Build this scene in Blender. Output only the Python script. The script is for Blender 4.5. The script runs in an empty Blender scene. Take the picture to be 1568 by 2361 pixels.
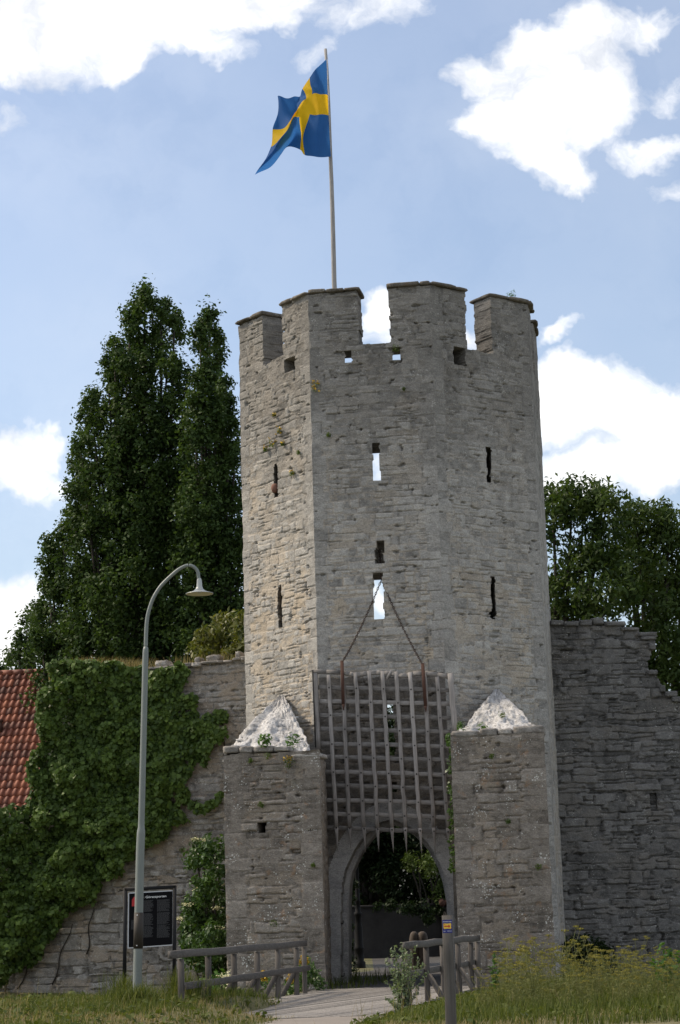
import bpy, math, random
import numpy as np
from mathutils import Matrix, Vector
R = math.radians
random.seed(7)
scene = bpy.context.scene
COL = scene.collection

# ------------------------------------------------------------------ camera
F, PITCH, ROLL, EYE = 4658.3, R(11.3283), R(-1.6432), 1.65
W0, H0 = 1568.0, 2361.0
_c, _s = math.cos(ROLL), math.sin(ROLL)
FW = np.array([0, math.cos(PITCH), math.sin(PITCH)])
_rt = np.array([1.0, 0, 0]); _up = np.cross(_rt, FW)
RT = _c * _rt + _s * _up
UP = -_s * _rt + _c * _up
cam = bpy.data.cameras.new('camera')
cam.sensor_fit = 'VERTICAL'; cam.sensor_height = 24.0; cam.lens = 24.0 * F / H0
cam.clip_start = 0.1; cam.clip_end = 3000
co = bpy.data.objects.new('camera', cam); COL.objects.link(co)
co.matrix_world = Matrix(((RT[0], UP[0], -FW[0], 0), (RT[1], UP[1], -FW[1], 0), (RT[2], UP[2], -FW[2], EYE), (0, 0, 0, 1)))
scene.camera = co


def ray(x, y):
    return FW + RT * ((x - W0 / 2) / F) + UP * ((H0 / 2 - y) / F)


def at(x, y, Y):
    """point on the sight line through photo position (x, y) at world distance Y"""
    d = ray(x, y); t = Y / d[1]
    return np.array([d[0] * t, Y, EYE + d[2] * t])


# ------------------------------------------------------------------ world: sky with clouds
SUN_EL, SUN_AZ = 46.0, 77.0          # azimuth: degrees left of the view direction
sun_dir = np.array([-math.sin(R(SUN_AZ)) * math.cos(R(SUN_EL)), math.cos(R(SUN_AZ)) * math.cos(R(SUN_EL)), math.sin(R(SUN_EL))])
world = bpy.data.worlds.new('World'); scene.world = world; world.use_nodes = True
nt = world.node_tree; nt.nodes.clear()


class G:
    """tiny node-graph helper"""
    def __init__(s, tree): s.t = tree
    def n(s, kind, **kw):
        nd = s.t.nodes.new(kind)
        for k, v in kw.items():
            if k == 'inp':
                for kk, vv in v.items(): s.set(nd, kk, vv)
            else: setattr(nd, k, v)
        return nd
    def set(s, nd, key, v):
        sock = nd.inputs[key]
        if isinstance(v, bpy.types.NodeSocket): s.t.links.new(v, sock)
        else: sock.default_value = v
    def m(s, op, a, b=None, c=None, clamp=False):
        nd = s.n('ShaderNodeMath', operation=op, use_clamp=clamp)
        s.set(nd, 0, a)
        if b is not None: s.set(nd, 1, b)
        if c is not None: s.set(nd, 2, c)
        return nd.outputs[0]
    def v(s, op, a, b=None):
        nd = s.n('ShaderNodeVectorMath', operation=op)
        s.set(nd, 0, a)
        if b is not None: s.set(nd, 1, b)
        return nd.outputs['Value'] if op in ('LENGTH', 'DOT_PRODUCT') else nd.outputs[0]
    def mix(s, f, a, b, blend='MIX'):
        nd = s.n('ShaderNodeMix', data_type='RGBA', blend_type=blend)
        s.set(nd, 0, f); s.set(nd, 6, a); s.set(nd, 7, b)
        return nd.outputs[2]
    def smooth(s, x, a, b):
        nd = s.n('ShaderNodeMapRange', interpolation_type='SMOOTHSTEP')
        s.set(nd, 0, x); s.set(nd, 1, a); s.set(nd, 2, b)
        return nd.outputs[0]
    def noise(s, vec, scale, detail=4, rough=.55, dist=0.0, lac=2.0):
        nd = s.n('ShaderNodeTexNoise')
        if vec is not None: s.set(nd, 'Vector', vec)
        s.set(nd, 'Scale', scale); s.set(nd, 'Detail', detail); s.set(nd, 'Roughness', rough)
        s.set(nd, 'Distortion', dist); s.set(nd, 'Lacunarity', lac)
        return nd.outputs['Fac']
    def ramp(s, x, stops):
        nd = s.n('ShaderNodeValToRGB'); s.set(nd, 0, x)
        el = nd.color_ramp.elements
        while len(el) > 1: el.remove(el[-1])
        el[0].position = stops[0][0]; el[0].color = (*stops[0][1], 1)
        for p, c in stops[1:]:
            e = el.new(p); e.color = (*c, 1)
        return nd.outputs[0]
    def scale(s, vec, x, y, z):
        return s.v('MULTIPLY', vec, (x, y, z))


g = G(nt)
sky = g.n('ShaderNodeTexSky', sky_type='NISHITA')
sky.sun_disc = False; sky.sun_elevation = R(SUN_EL); sky.sun_rotation = R(-SUN_AZ)
sky.altitude = 20; sky.air_density = 1.0; sky.dust_density = 2.2; sky.ozone_density = 1.5
tc = g.n('ShaderNodeTexCoord')
dirv = tc.outputs['Generated']
sep = g.n('ShaderNodeSeparateXYZ'); g.set(sep, 0, dirv)
yy = g.m('MAXIMUM', sep.outputs[1], 0.06)
cmb = g.n('ShaderNodeCombineXYZ')
g.set(cmb, 0, g.m('DIVIDE', sep.outputs[0], yy)); g.set(cmb, 1, g.m('DIVIDE', sep.outputs[2], yy))
uv = cmb.outputs[0]
warp = g.n('ShaderNodeTexNoise'); g.set(warp, 'Vector', uv); g.set(warp, 'Scale', 14.0); g.set(warp, 'Detail', 5.0); g.set(warp, 'Roughness', .6)
wv = g.v('MULTIPLY', g.v('SUBTRACT', warp.outputs['Color'], (.5, .5, .5)), (.07, .07, 0))
uvw = g.v('ADD', uv, wv)
# (x, y, rx, ry, weight) of each cloud puff
PUFFS = [(60, 90, 240, 150, 1), (300, 50, 300, 115, 1), (580, 10, 230, 80, 1), (0, 190, 130, 75, .8), (270, 150, 110, 60, .8),
         (440, 110, 170, 60, .75), (860, 40, 170, 75, .62), (740, 130, 90, 50, .4), (30, 300, 60, 50, .45),
         (1230, 130, 150, 120, .9), (1330, 210, 170, 170, 1), (1200, 290, 150, 120, .9), (1280, 385, 130, 70, .8), (1500, 330, 130, 60, .62),
         (1110, 190, 90, 80, .8), (1490, 30, 130, 80, .72), (1350, 80, 120, 100, .85), (1560, 430, 90, 50, .5), (1120, 330, 90, 50, .6), (1540, 190, 80, 70, .45),
         (1400, 930, 230, 120, 1), (1300, 850, 100, 80, .9), (1510, 1030, 170, 130, .95), (1390, 1080, 260, 80, .8), (1310, 740, 80, 30, .6),
         (1450, 835, 60, 40, .5), (870, 730, 70, 80, .9), (30, 1040, 130, 85, .95), (125, 1000, 70, 45, .8), (100, 1085, 100, 45, .65), (1000, 800, 200, 60, .8),
         (30, 1370, 110, 90, .9), (10, 1480, 120, 90, .9), (300, 1500, 380, 90, .8), (880, 1080, 60, 60, .5), (880, 1380, 60, 60, .75)]
acc = None
for (x, y, rx, ry, w) in PUFFS:
    d = ray(x, y); u0, v0 = d[0] / d[1], d[2] / d[1]
    sc = 1.0 / (F * 0.98)
    q = g.v('MULTIPLY', g.v('SUBTRACT', uvw, (u0, v0, 0)), (1 / (rx * sc * 1.15), 1 / (ry * sc * 1.15), 0))
    e = g.m('MULTIPLY', g.m('MAXIMUM', g.m('SUBTRACT', 1.0, g.v('DOT_PRODUCT', q, q)), 0.0), w)
    acc = e if acc is None else g.m('MAXIMUM', g.m('MULTIPLY', g.m('ADD', acc, e), .6), g.m('MAXIMUM', acc, e))
n1 = g.noise(uvw, 24.0, 9, .66)
n2 = g.noise(g.v('ADD', uv, (3.1, 1.7, 0)), 3.4, 6, .55)
# cloud field of the rest of the sky (outside the part the photograph shows)
n3 = g.noise(g.v('MULTIPLY', dirv, (1, 1, 2.2)), 3.2, 7, .58)
front = g.m('MULTIPLY', g.smooth(sep.outputs[1], .75, .9), 1.0)
# rest-of-sky clouds fade out within the photographed part of the sky
rest = g.smooth(n3, .43, .60)
loc_d = g.smooth(g.m('ADD', g.m('MULTIPLY', acc, .95), g.m('MULTIPLY', g.m('SUBTRACT', n1, .5), 1.05)), .06, .84)
inbox = g.m('MULTIPLY', front, g.m('MULTIPLY', g.smooth(g.m('ABSOLUTE', cmb.outputs[0] if False else g.m('DIVIDE', sep.outputs[0], yy)), .30, .2), g.smooth(g.m('DIVIDE', sep.outputs[2], yy), .75, .55)))
dens = g.n('ShaderNodeMix', data_type='FLOAT'); g.set(dens, 0, inbox); g.set(dens, 2, rest); g.set(dens, 3, loc_d)
dens = dens.outputs[0]
thin = g.m('ADD', .16, g.m('MULTIPLY', g.smooth(n2, .42, .78), .22))
dens = g.m('MAXIMUM', dens, thin)
shade = g.m('MULTIPLY', g.smooth(g.noise(uvw, 11.0, 6, .6), .30, .56), g.m('ADD', .35, g.m('MULTIPLY', dens, .65)))
ccol = g.mix(shade, (.37, .395, .445, 1), (.72, .712, .70, 1))
skyc = g.mix(1.0, sky.outputs[0], (1.0, 1.0, 1.0, 1), 'MULTIPLY')
bg1 = g.n('ShaderNodeBackground'); g.set(bg1, 0, skyc); g.set(bg1, 1, .095)
bg2 = g.n('ShaderNodeBackground'); g.set(bg2, 0, ccol); g.set(bg2, 1, 1.0)
mx = g.n('ShaderNodeMixShader'); g.set(mx, 0, dens); nt.links.new(bg1.outputs[0], mx.inputs[1]); nt.links.new(bg2.outputs[0], mx.inputs[2])
wo = g.n('ShaderNodeOutputWorld'); nt.links.new(mx.outputs[0], wo.inputs[0])
world.cycles.sampling_method = 'MANUAL'; world.cycles.sample_map_resolution = 512

# ------------------------------------------------------------------ sun and exposure
sl = bpy.data.lights.new('sun', 'SUN'); sl.energy = 2.1; sl.angle = R(8); sl.color = (1.0, .86, .68)
so = bpy.data.objects.new('sun', sl); COL.objects.link(so)
so.rotation_euler = Vector(-sun_dir).to_track_quat('-Z', 'Y').to_euler()
so.location = (-30, 40, 60)
vs = scene.view_settings
vs.view_transform = 'Standard'; vs.look = 'None'; vs.exposure = 0.95; vs.gamma = 1.0; vs.use_curve_mapping = False

# ------------------------------------------------------------------ numpy noise
def _hash(ix, iy, seed):
    h = (ix.astype(np.int64) * 374761393 + iy.astype(np.int64) * 668265263 + seed * 1442695041) & 0xFFFFFFFF
    h = ((h ^ (h >> 13)) * 1274126177) & 0xFFFFFFFF
    return ((h ^ (h >> 16)) & 0xFFFFFF) / float(0xFFFFFF)


def vnoise(x, y, seed=0):
    x = np.asarray(x, float); y = np.asarray(y, float) + np.zeros_like(x)
    xi, yi = np.floor(x), np.floor(y); fx, fy = x - xi, y - yi
    fx = fx * fx * (3 - 2 * fx); fy = fy * fy * (3 - 2 * fy)
    a, b = _hash(xi, yi, seed), _hash(xi + 1, yi, seed)
    c, d = _hash(xi, yi + 1, seed), _hash(xi + 1, yi + 1, seed)
    return (a * (1 - fx) + b * fx) * (1 - fy) + (c * (1 - fx) + d * fx) * fy


def fbm(x, y, seed=0, o=4, r=.5):
    s, a, t = 0.0, 1.0, 0.0
    for k in range(o):
        s = s + a * vnoise(np.asarray(x) * 2 ** k, np.asarray(y) * 2 ** k, seed + 17 * k); t += a; a *= r
    return s / t


def sstep(a, b, x):
    t = np.clip((x - a) / (b - a), 0, 1); return t * t * (3 - 2 * t)


# ------------------------------------------------------------------ object helpers
ROOTLOC = {}


def tag(o, label=None, cat=None, group=None, kind=None):
    if label: o['label'] = label
    if cat: o['category'] = cat
    if group: o['group'] = group
    if kind: o['kind'] = kind
    return o


def thing(name, label, cat, loc=(0, 0, 0), group=None):
    o = bpy.data.objects.new(name, None); COL.objects.link(o)
    o.empty_display_size = .3
    o.location = loc; ROOTLOC[o.name] = np.array(loc, float)
    return tag(o, label, cat, group)


class MB:
    """collects geometry and links it as ONE mesh object"""
    def __init__(s): s.V, s.Q, s.T, s.A, s.n = [], [], [], [], 0
    def add(s, v, q=None, t=None, a=None):
        v = np.asarray(v, float).reshape(-1, 3)
        s.V.append(v)
        if q is not None and len(q): s.Q.append(np.asarray(q, np.int64).reshape(-1, 4) + s.n)
        if t is not None and len(t): s.T.append(np.asarray(t, np.int64).reshape(-1, 3) + s.n)
        if a is None: a = np.zeros((len(v), 3))
        a = np.asarray(a, float)
        if a.ndim == 1: a = np.tile(a, (len(v), 1))
        s.A.append(a); s.n += len(v)
        return s
    def build(s, name, mat, parent=None, smooth=True, loc=None):
        V = np.concatenate(s.V) if s.V else np.zeros((0, 3))
        A = np.concatenate(s.A) if s.A else np.zeros((0, 3))
        base = np.zeros(3)
        if parent is not None: base = ROOTLOC[parent.name]
        elif loc is not None: base = np.array(loc, float)
        me = bpy.data.meshes.new(name)
        Q = np.concatenate(s.Q) if s.Q else np.zeros((0, 4), np.int64)
        T = np.concatenate(s.T) if s.T else np.zeros((0, 3), np.int64)
        me.vertices.add(len(V)); me.vertices.foreach_set('co', (V - base).astype(np.float32).ravel())
        nl = Q.size + T.size
        me.loops.add(nl); me.loops.foreach_set('vertex_index', np.concatenate([Q.ravel(), T.ravel()]).astype(np.int32))
        me.polygons.add(len(Q) + len(T))
        st = np.concatenate([np.arange(len(Q)) * 4, Q.size + np.arange(len(T)) * 3]).astype(np.int32)
        me.polygons.foreach_set('loop_start', st)
        me.update(calc_edges=True)
        me.polygons.foreach_set('use_smooth', np.full(len(me.polygons), smooth, bool))
        at_ = me.attributes.new('att', 'FLOAT_COLOR', 'POINT')
        at_.data.foreach_set('color', np.concatenate([A, np.ones((len(A), 1))], 1).astype(np.float32).ravel())
        me.materials.append(mat)
        o = bpy.data.objects.new(name, me); COL.objects.link(o)
        if parent is not None:
            o.parent = parent; ROOTLOC[o.name] = base
        else:
            o.location = base; ROOTLOC[o.name] = base
        return o


def tube(mb, pts, rad, n=8, a=None, cap=True):
    pts = np.asarray(pts, float); m = len(pts)
    rad = np.broadcast_to(np.asarray(rad, float), (m,))
    tan = np.gradient(pts, axis=0); tan /= np.linalg.norm(tan, axis=1)[:, None] + 1e-12
    ref = np.array([0, 0, 1.0]) if abs(tan[0][2]) < .9 else np.array([1.0, 0, 0])
    vs_ = []
    for i in range(m):
        u = np.cross(ref, tan[i]); u /= np.linalg.norm(u) + 1e-12
        w = np.cross(tan[i], u); ref = np.cross(tan[i], u) if False else ref
        ang = np.arange(n) * 2 * math.pi / n
        vs_.append(pts[i] + rad[i] * (np.cos(ang)[:, None] * u + np.sin(ang)[:, None] * w))
    v = np.concatenate(vs_)
    q = [(i * n + j, i * n + (j + 1) % n, (i + 1) * n + (j + 1) % n, (i + 1) * n + j) for i in range(m - 1) for j in range(n)]
    t = []
    if cap:
        v = np.concatenate([v, pts[:1], pts[-1:]])
        c0, c1 = m * n, m * n + 1
        t = [(c0, (j + 1) % n, j) for j in range(n)] + [(c1, (m - 1) * n + j, (m - 1) * n + (j + 1) % n) for j in range(n)]
    mb.add(v, q, t, a)
    return mb


def beam(mb, p0, p1, w, h, up=(0, 0, 1), a=None, bev=.0, seg=1, wob=0.0, seed=0, taper=1.0):
    """rectangular timber from p0 to p1: w across, h along up; a small chamfer breaks the edges"""
    p0, p1, up = np.asarray(p0, float), np.asarray(p1, float), np.asarray(up, float)
    d = p1 - p0; L = np.linalg.norm(d); d = d / L
    s_ = np.cross(d, up); s_ /= np.linalg.norm(s_); u = np.cross(s_, d)
    b = bev if bev else min(w, h) * .12
    prof = [(-w / 2 + b, -h / 2), (w / 2 - b, -h / 2), (w / 2, -h / 2 + b), (w / 2, h / 2 - b), (w / 2 - b, h / 2), (-w / 2 + b, h / 2), (-w / 2, h / 2 - b), (-w / 2, -h / 2 + b)]
    n = 8; vs_ = []
    rng = np.random.default_rng(seed)
    off = rng.normal(0, wob, (seg + 1, 2)) if wob else np.zeros((seg + 1, 2))
    off[0] *= .3; off[-1] *= .3
    for i in range(seg + 1):
        k = 1.0 + (taper - 1.0) * i / seg
        c = p0 + d * L * i / seg + s_ * off[i][0] + u * off[i][1]
        for (x, y) in prof: vs_.append(c + s_ * x * k + u * y * k)
    q = [(i * n + j, i * n + (j + 1) % n, (i + 1) * n + (j + 1) % n, (i + 1) * n + j) for i in range(seg) for j in range(n)]
    b0 = seg * n
    q += [(7, 6, 1, 0), (6, 5, 2, 1), (5, 4, 3, 2)]
    q += [(b0, b0 + 1, b0 + 6, b0 + 7), (b0 + 1, b0 + 2, b0 + 5, b0 + 6), (b0 + 2, b0 + 3, b0 + 4, b0 + 5)]
    mb.add(vs_, q, None, a)
    return mb


def lathe(mb, c, prof, n=20, a=None):
    """prof: (radius, z) list, revolved about a vertical axis through c"""
    c = np.asarray(c, float); vs_ = []
    ang = np.arange(n) * 2 * math.pi / n
    for (r, z) in prof:
        vs_.append(np.stack([c[0] + r * np.cos(ang), c[1] + r * np.sin(ang), np.full(n, c[2] + z)], 1))
    m = len(prof)
    q = [(i * n + j, i * n + (j + 1) % n, (i + 1) * n + (j + 1) % n, (i + 1) * n + j) for i in range(m - 1) for j in range(n)]
    mb.add(np.concatenate(vs_), q, None, a)
    return mb


def slab(mb, c, ax, ay, az, seed=0, rough=.15, n=3, a=None):
    """a rough-hewn stone: box with half axes ax, ay, az, its faces gridded and jittered"""
    rng = np.random.default_rng(seed)
    c, ax, ay, az = [np.asarray(t, float) for t in (c, ax, ay, az)]
    lin = np.linspace(-1, 1, n + 1)
    idx = {}; vs_, q = [], []
    def vid(i, j, k):
        if (i, j, k) not in idx:
            p = np.array([lin[i], lin[j], lin[k]])
            e = (abs(p) > .99).sum()
            p = p * (1 - .05 * (e - 1)) + rng.normal(0, rough * .3, 3) * np.array([.5, .5, 1])
            idx[(i, j, k)] = len(vs_); vs_.append(c + ax * p[0] + ay * p[1] + az * p[2])
        return idx[(i, j, k)]
    for i in range(n):
        for j in range(n):
            for k, fl in ((0, True), (n, False)):
                f = [vid(i, j, k), vid(i + 1, j, k), vid(i + 1, j + 1, k), vid(i, j + 1, k)]; q.append(f[::-1] if fl else f)
                f = [vid(i, k, j), vid(i + 1, k, j), vid(i + 1, k, j + 1), vid(i, k, j + 1)]; q.append(f if fl else f[::-1])
                f = [vid(k, i, j), vid(k, i + 1, j), vid(k, i + 1, j + 1), vid(k, i, j + 1)]; q.append(f[::-1] if fl else f)
    aa = np.array([rng.random(), .0, rng.random()]) if a is None else a
    mb.add(vs_, q, None, aa)
    return mb


# ------------------------------------------------------------------ materials
def new_mat(name):
    m = bpy.data.materials.new(name); m.use_nodes = True
    t = m.node_tree; t.nodes.clear(); gg = G(t)
    out = gg.n('ShaderNodeOutputMaterial')
    b = gg.n('ShaderNodeBsdfPrincipled')
    t.links.new(b.outputs[0], out.inputs[0])
    return m, gg, b, out


def bump(gg, b, h, strength=.5, dist=.02):
    nd = gg.n('ShaderNodeBump'); gg.set(nd, 'Height', h); gg.set(nd, 'Strength', strength); gg.set(nd, 'Distance', dist)
    gg.t.links.new(nd.outputs[0], b.inputs['Normal'])


def stone_mat(name, stops, mortar, lichen=.3, orange=.2, dirt=.5, bumpd=.02, moss=0.0, hi=None, pits=False):
    m, gg, b, out = new_mat(name)
    at_ = gg.n('ShaderNodeAttribute', attribute_name='att')
    sp = gg.n('ShaderNodeSeparateColor'); gg.set(sp, 0, at_.outputs['Color'])
    pos = gg.n('ShaderNodeNewGeometry').outputs['Position']
    st = gg.scale(pos, 1, 1, 1.7)
    big = gg.noise(pos, .55, 4, .6)
    med = gg.noise(st, 5.0, 6, .65)
    fine = gg.noise(st, 26.0, 5, .7)
    grain = gg.noise(pos, 90.0, 3, .7)
    k = gg.m('ADD', gg.m('MULTIPLY', sp.outputs[0], .46), gg.m('MULTIPLY', gg.smooth(med, .25, .75), .48))
    c = gg.ramp(k, stops)
    mc = gg.mix(gg.noise(st, 3.0, 4, .6), (*[x * .78 for x in mortar], 1), (*[min(1, x * 1.15) for x in mortar], 1))
    mfac = gg.m('MULTIPLY', sp.outputs[1], gg.smooth(gg.m('ADD', med, gg.m('MULTIPLY', big, .5)), .50, .72))
    c = gg.mix(mfac, c, mc)
    # weather stains
    c = gg.mix(gg.m('MULTIPLY', gg.smooth(gg.noise(gg.scale(pos, 1.2, 1.2, .45), 1.0, 5, .65), .46, .72), dirt), c, (.52, .51, .50, 1), 'MULTIPLY')
    if hi:   # weathered, lichen-darkened crown of the wall, patchy
        sz = gg.n('ShaderNodeSeparateXYZ'); gg.set(sz, 0, pos)
        f = gg.smooth(gg.m('ADD', sz.outputs[2], gg.m('MULTIPLY', gg.m('SUBTRACT', big, .5), 7.0)), hi[0], hi[1])
        c = gg.mix(gg.m('MULTIPLY', f, .75), c, (.50, .49, .475, 1), 'MULTIPLY')
    tone = gg.mix(gg.smooth(fine, .25, .75), (.58, .58, .59, 1), (1.38, 1.37, 1.35, 1))
    c = gg.mix(.85, c, tone, 'MULTIPLY')
    if orange:
        f = gg.m('MULTIPLY', gg.smooth(gg.noise(pos, 3.3, 5, .7), .57, .70), orange)
        c = gg.mix(f, c, (.33, .175, .075, 1))
    if pits:   # dark weathered pits in the mortar
        c = gg.mix(gg.m('MULTIPLY', gg.smooth(gg.noise(gg.scale(pos, 1, 1, 1.6), 9.0, 5, .7), .54, .64), .8), c, (.17, .16, .15, 1))
    if moss:
        f = gg.m('MULTIPLY', gg.smooth(gg.noise(pos, 2.1, 5, .7), .60, .72), moss)
        c = gg.mix(f, c, (.07, .075, .035, 1))
    if lichen:
        vo = gg.n('ShaderNodeTexVoronoi'); gg.set(vo, 'Vector', gg.v('ADD', pos, gg.v('MULTIPLY', gg.n('ShaderNodeTexNoise', inp={'Scale': 9.0, 'Detail': 3.0}).outputs['Color'], (.12, .12, .12)))); gg.set(vo, 'Scale', 17.0)
        spot = gg.m('LESS_THAN', gg.m('ADD', vo.outputs['Distance'], gg.m('MULTIPLY', grain, .25)), gg.m('MULTIPLY', gg.smooth(gg.noise(pos, 2.3, 4, .75), .36, .72), .52))
        vs2 = gg.smooth(gg.noise(pos, 34.0, 3, .6), .64, .72)
        c = gg.mix(gg.m('MULTIPLY', gg.m('MAXIMUM', spot, gg.m('MULTIPLY', vs2, .6)), lichen), c, (.60, .60, .56, 1))
    gg.set(b, 'Base Color', c); gg.set(b, 'Roughness', .93); gg.set(b, 'Specular IOR Level', .2)
    h = gg.m('ADD', gg.m('MULTIPLY', med, .9), gg.m('ADD', gg.m('MULTIPLY', fine, .55), gg.m('MULTIPLY', grain, .15)))
    bump(gg, b, h, .95, bumpd)
    return m


GREYS = [(0.05, (.17, .164, .153)), (.3, (.268, .26, .243)), (.55, (.345, .334, .312)), (.82, (.42, .407, .378)), (1.0, (.50, .487, .45))]
M_TOWER = stone_mat('limestone_rubble', GREYS, (.45, .375, .28), lichen=.34, orange=.0, dirt=.4, bumpd=.03, hi=(11.0, 17.0))
M_BUTT = stone_mat('lichened_limestone', [(0.1, (.105, .093, .080)), (.35, (.192, .170, .146)), (.6, (.255, .228, .198)), (.9, (.34, .312, .278))], (.27, .23, .185), lichen=.85, orange=.40, dirt=.55, bumpd=.03, moss=.25)
M_ASHLAR = stone_mat('dressed_limestone', [(0.1, (.25, .25, .25)), (.5, (.34, .338, .333)), (.95, (.42, .415, .405))], (.34, .33, .31), lichen=.25, orange=.06, dirt=.35, bumpd=.008)
M_GATEW = stone_mat('dark_gate_limestone', [(0.1, (.07, .064, .058)), (.35, (.13, .121, .110)), (.6, (.175, .164, .15)), (.9, (.24, .226, .208))], (.21, .185, .155), lichen=.1, orange=.0, dirt=.5, bumpd=.03)  # darker stone tones for the wall behind the portcullis
M_LEFTW = stone_mat('town_wall_stone', [(0.1, (.11, .102, .092)), (.35, (.215, .203, .186)), (.6, (.30, .286, .265)), (.9, (.41, .398, .375))], (.31, .265, .215), lichen=.45, orange=.15, dirt=.6, bumpd=.035, moss=.25)
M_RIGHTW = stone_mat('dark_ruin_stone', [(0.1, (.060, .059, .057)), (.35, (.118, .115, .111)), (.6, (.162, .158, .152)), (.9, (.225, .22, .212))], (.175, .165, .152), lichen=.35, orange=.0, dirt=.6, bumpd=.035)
M_LIME = stone_mat('white_lime_mortar', [(0.05, (.24, .235, .23)), (.3, (.46, .455, .445)), (.55, (.62, .61, .60)), (1, (.70, .69, .675))], (.7, .69, .67), lichen=.0, orange=.0, dirt=.75, bumpd=.08, pits=True)
M_COPING = stone_mat('coping_flagstone', [(0.1, (.07, .062, .05)), (.5, (.14, .125, .105)), (.95, (.24, .22, .19))], (.2, .18, .15), lichen=.35, orange=.25, dirt=.5, bumpd=.02, moss=.4)
M_WALLTOP = stone_mat('pale_capstone', [(0.1, (.18, .165, .15)), (.5, (.32, .30, .275)), (.95, (.50, .48, .45))], (.3, .27, .23), lichen=.6, orange=.2, dirt=.5, bumpd=.03)


def wood_mat(name, dark, light, rough=.85, axis=2, blot=.3):
    m, gg, b, out = new_mat(name)
    pos = gg.n('ShaderNodeTexCoord').outputs['Object']
    at_ = gg.n('ShaderNodeAttribute', attribute_name='att')
    sp = gg.n('ShaderNodeSeparateColor'); gg.set(sp, 0, at_.outputs['Color'])
    s = [22.0, 22.0, 22.0]; s[axis] = 1.3
    gr = gg.noise(gg.scale(pos, *s), 1.6, 6, .65, .4)
    k = gg.m('ADD', gg.m('MULTIPLY', gr, .8), gg.m('MULTIPLY', sp.outputs[0], .25))
    c = gg.ramp(k, [(.3, dark), (.75, light)])
    c = gg.mix(gg.m('MULTIPLY', gg.smooth(gg.noise(pos, 2.3, 5, .65), .5, .75), blot), c, (.35, .34, .33, 1), 'MULTIPLY')
    gg.set(b, 'Base Color', c); gg.set(b, 'Roughness', rough); gg.set(b, 'Specular IOR Level', .25)
    bump(gg, b, gr, .6, .008)
    return m


M_OAK = wood_mat('weathered_oak', (.13, .12, .112), (.37, .345, .325))
M_OAKX = wood_mat('weathered_oak_crossbars', (.10, .094, .087), (.30, .28, .262), axis=0)
M_TIMBER = wood_mat('bridge_timber', (.045, .040, .036), (.135, .120, .106))
M_TIMBERX = wood_mat('bridge_rail_timber', (.05, .046, .043), (.15, .138, .126), axis=1)
M_DECK = wood_mat('deck_boards', (.125, .115, .105), (.27, .252, .232), axis=1, blot=.5)
M_POSTW = wood_mat('waymarker_wood', (.055, .050, .045), (.125, .115, .104))
M_POLEW = wood_mat('grey_pole_wood', (.17, .16, .15), (.42, .405, .385))
M_BARK = wood_mat('bark', (.022, .019, .016), (.075, .066, .056))


def plain_mat(name, col, rough=.5, metal=0.0, var=.12, spec=.4, scale=4.0):
    m, gg, b, out = new_mat(name)
    pos = gg.n('ShaderNodeTexCoord').outputs['Object']
    n = gg.noise(pos, scale, 5, .65)
    c = gg.mix(n, (*[x * (1 - var * 2) for x in col], 1), (*[min(1, x * (1 + var * 2)) for x in col], 1))
    gg.set(b, 'Base Color', c); gg.set(b, 'Roughness', rough); gg.set(b, 'Metallic', metal); gg.set(b, 'Specular IOR Level', spec)
    bump(gg, b, gg.noise(pos, scale * 14, 3, .6), .15, .004)
    return m


M_RUST = plain_mat('rusted_iron', (.07, .034, .024), .85, .2, .25)
M_CHAIN = plain_mat('rusty_chain', (.06, .042, .034), .8, .2, .25)
M_BOLT = plain_mat('black_iron_bolt', (.02, .019, .018), .6, .3)
M_LAMPG = plain_mat('green_grey_paint', (.165, .185, .172), .45, 0, .07)
M_COLLAR = plain_mat('brown_cover_plate', (.032, .026, .020), .7, 0, .3)
M_SHADE = plain_mat('zinc_shade', (.36, .37, .35), .4, .35, .08)
M_SHADEIN = plain_mat('cream_reflector', (.62, .58, .46), .5, 0, .04)
M_BLACKP = plain_mat('black_frame_paint', (.010, .010, .011), .6, 0, .15, .2)
M_PANEL = plain_mat('black_sign_face', (.006, .006, .007), .85, 0, .1, .1)
M_WHITEP = plain_mat('white_edge_paint', (.55, .56, .58), .5, 0, .04)
M_WHITET = plain_mat('white_lettering', (.72, .72, .72), .6, 0, .02)
M_GREYT = plain_mat('grey_lettering', (.06, .06, .062), .6, 0, .02)
M_RED = plain_mat('red_plate', (.42, .016, .020), .5, 0, .04)
M_BLUE = plain_mat('blue_sticker', (.018, .022, .16), .5, 0, .06)
M_YEL = plain_mat('yellow_sticker', (.72, .46, .055), .5, 0, .03)
M_REDA = plain_mat('red_arrow', (.45, .03, .015), .5, 0, .03)
M_STKT = plain_mat('sticker_lettering', (.45, .46, .55), .5, 0, .02)
M_BLACKL = plain_mat('black_cast_iron', (.008, .008, .008), .65, 0, .1, .15)
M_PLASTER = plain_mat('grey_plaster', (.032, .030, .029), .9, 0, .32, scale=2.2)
M_BOLLARD = plain_mat('brown_stone_bollard', (.085, .068, .055), .85, 0, .2)
M_WHITEWASH = plain_mat('white_barge_board', (.62, .61, .58), .7, 0, .05)
M_BRICK = plain_mat('red_boulder', (.17, .085, .06), .9, 0, .2)
M_CREAM = plain_mat('cream_blossom', (.62, .60, .38), .8, 0, .1, scale=20)
M_YFL = plain_mat('yellow_petals', (.50, .32, .02), .7, 0, .15, scale=20)


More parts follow.
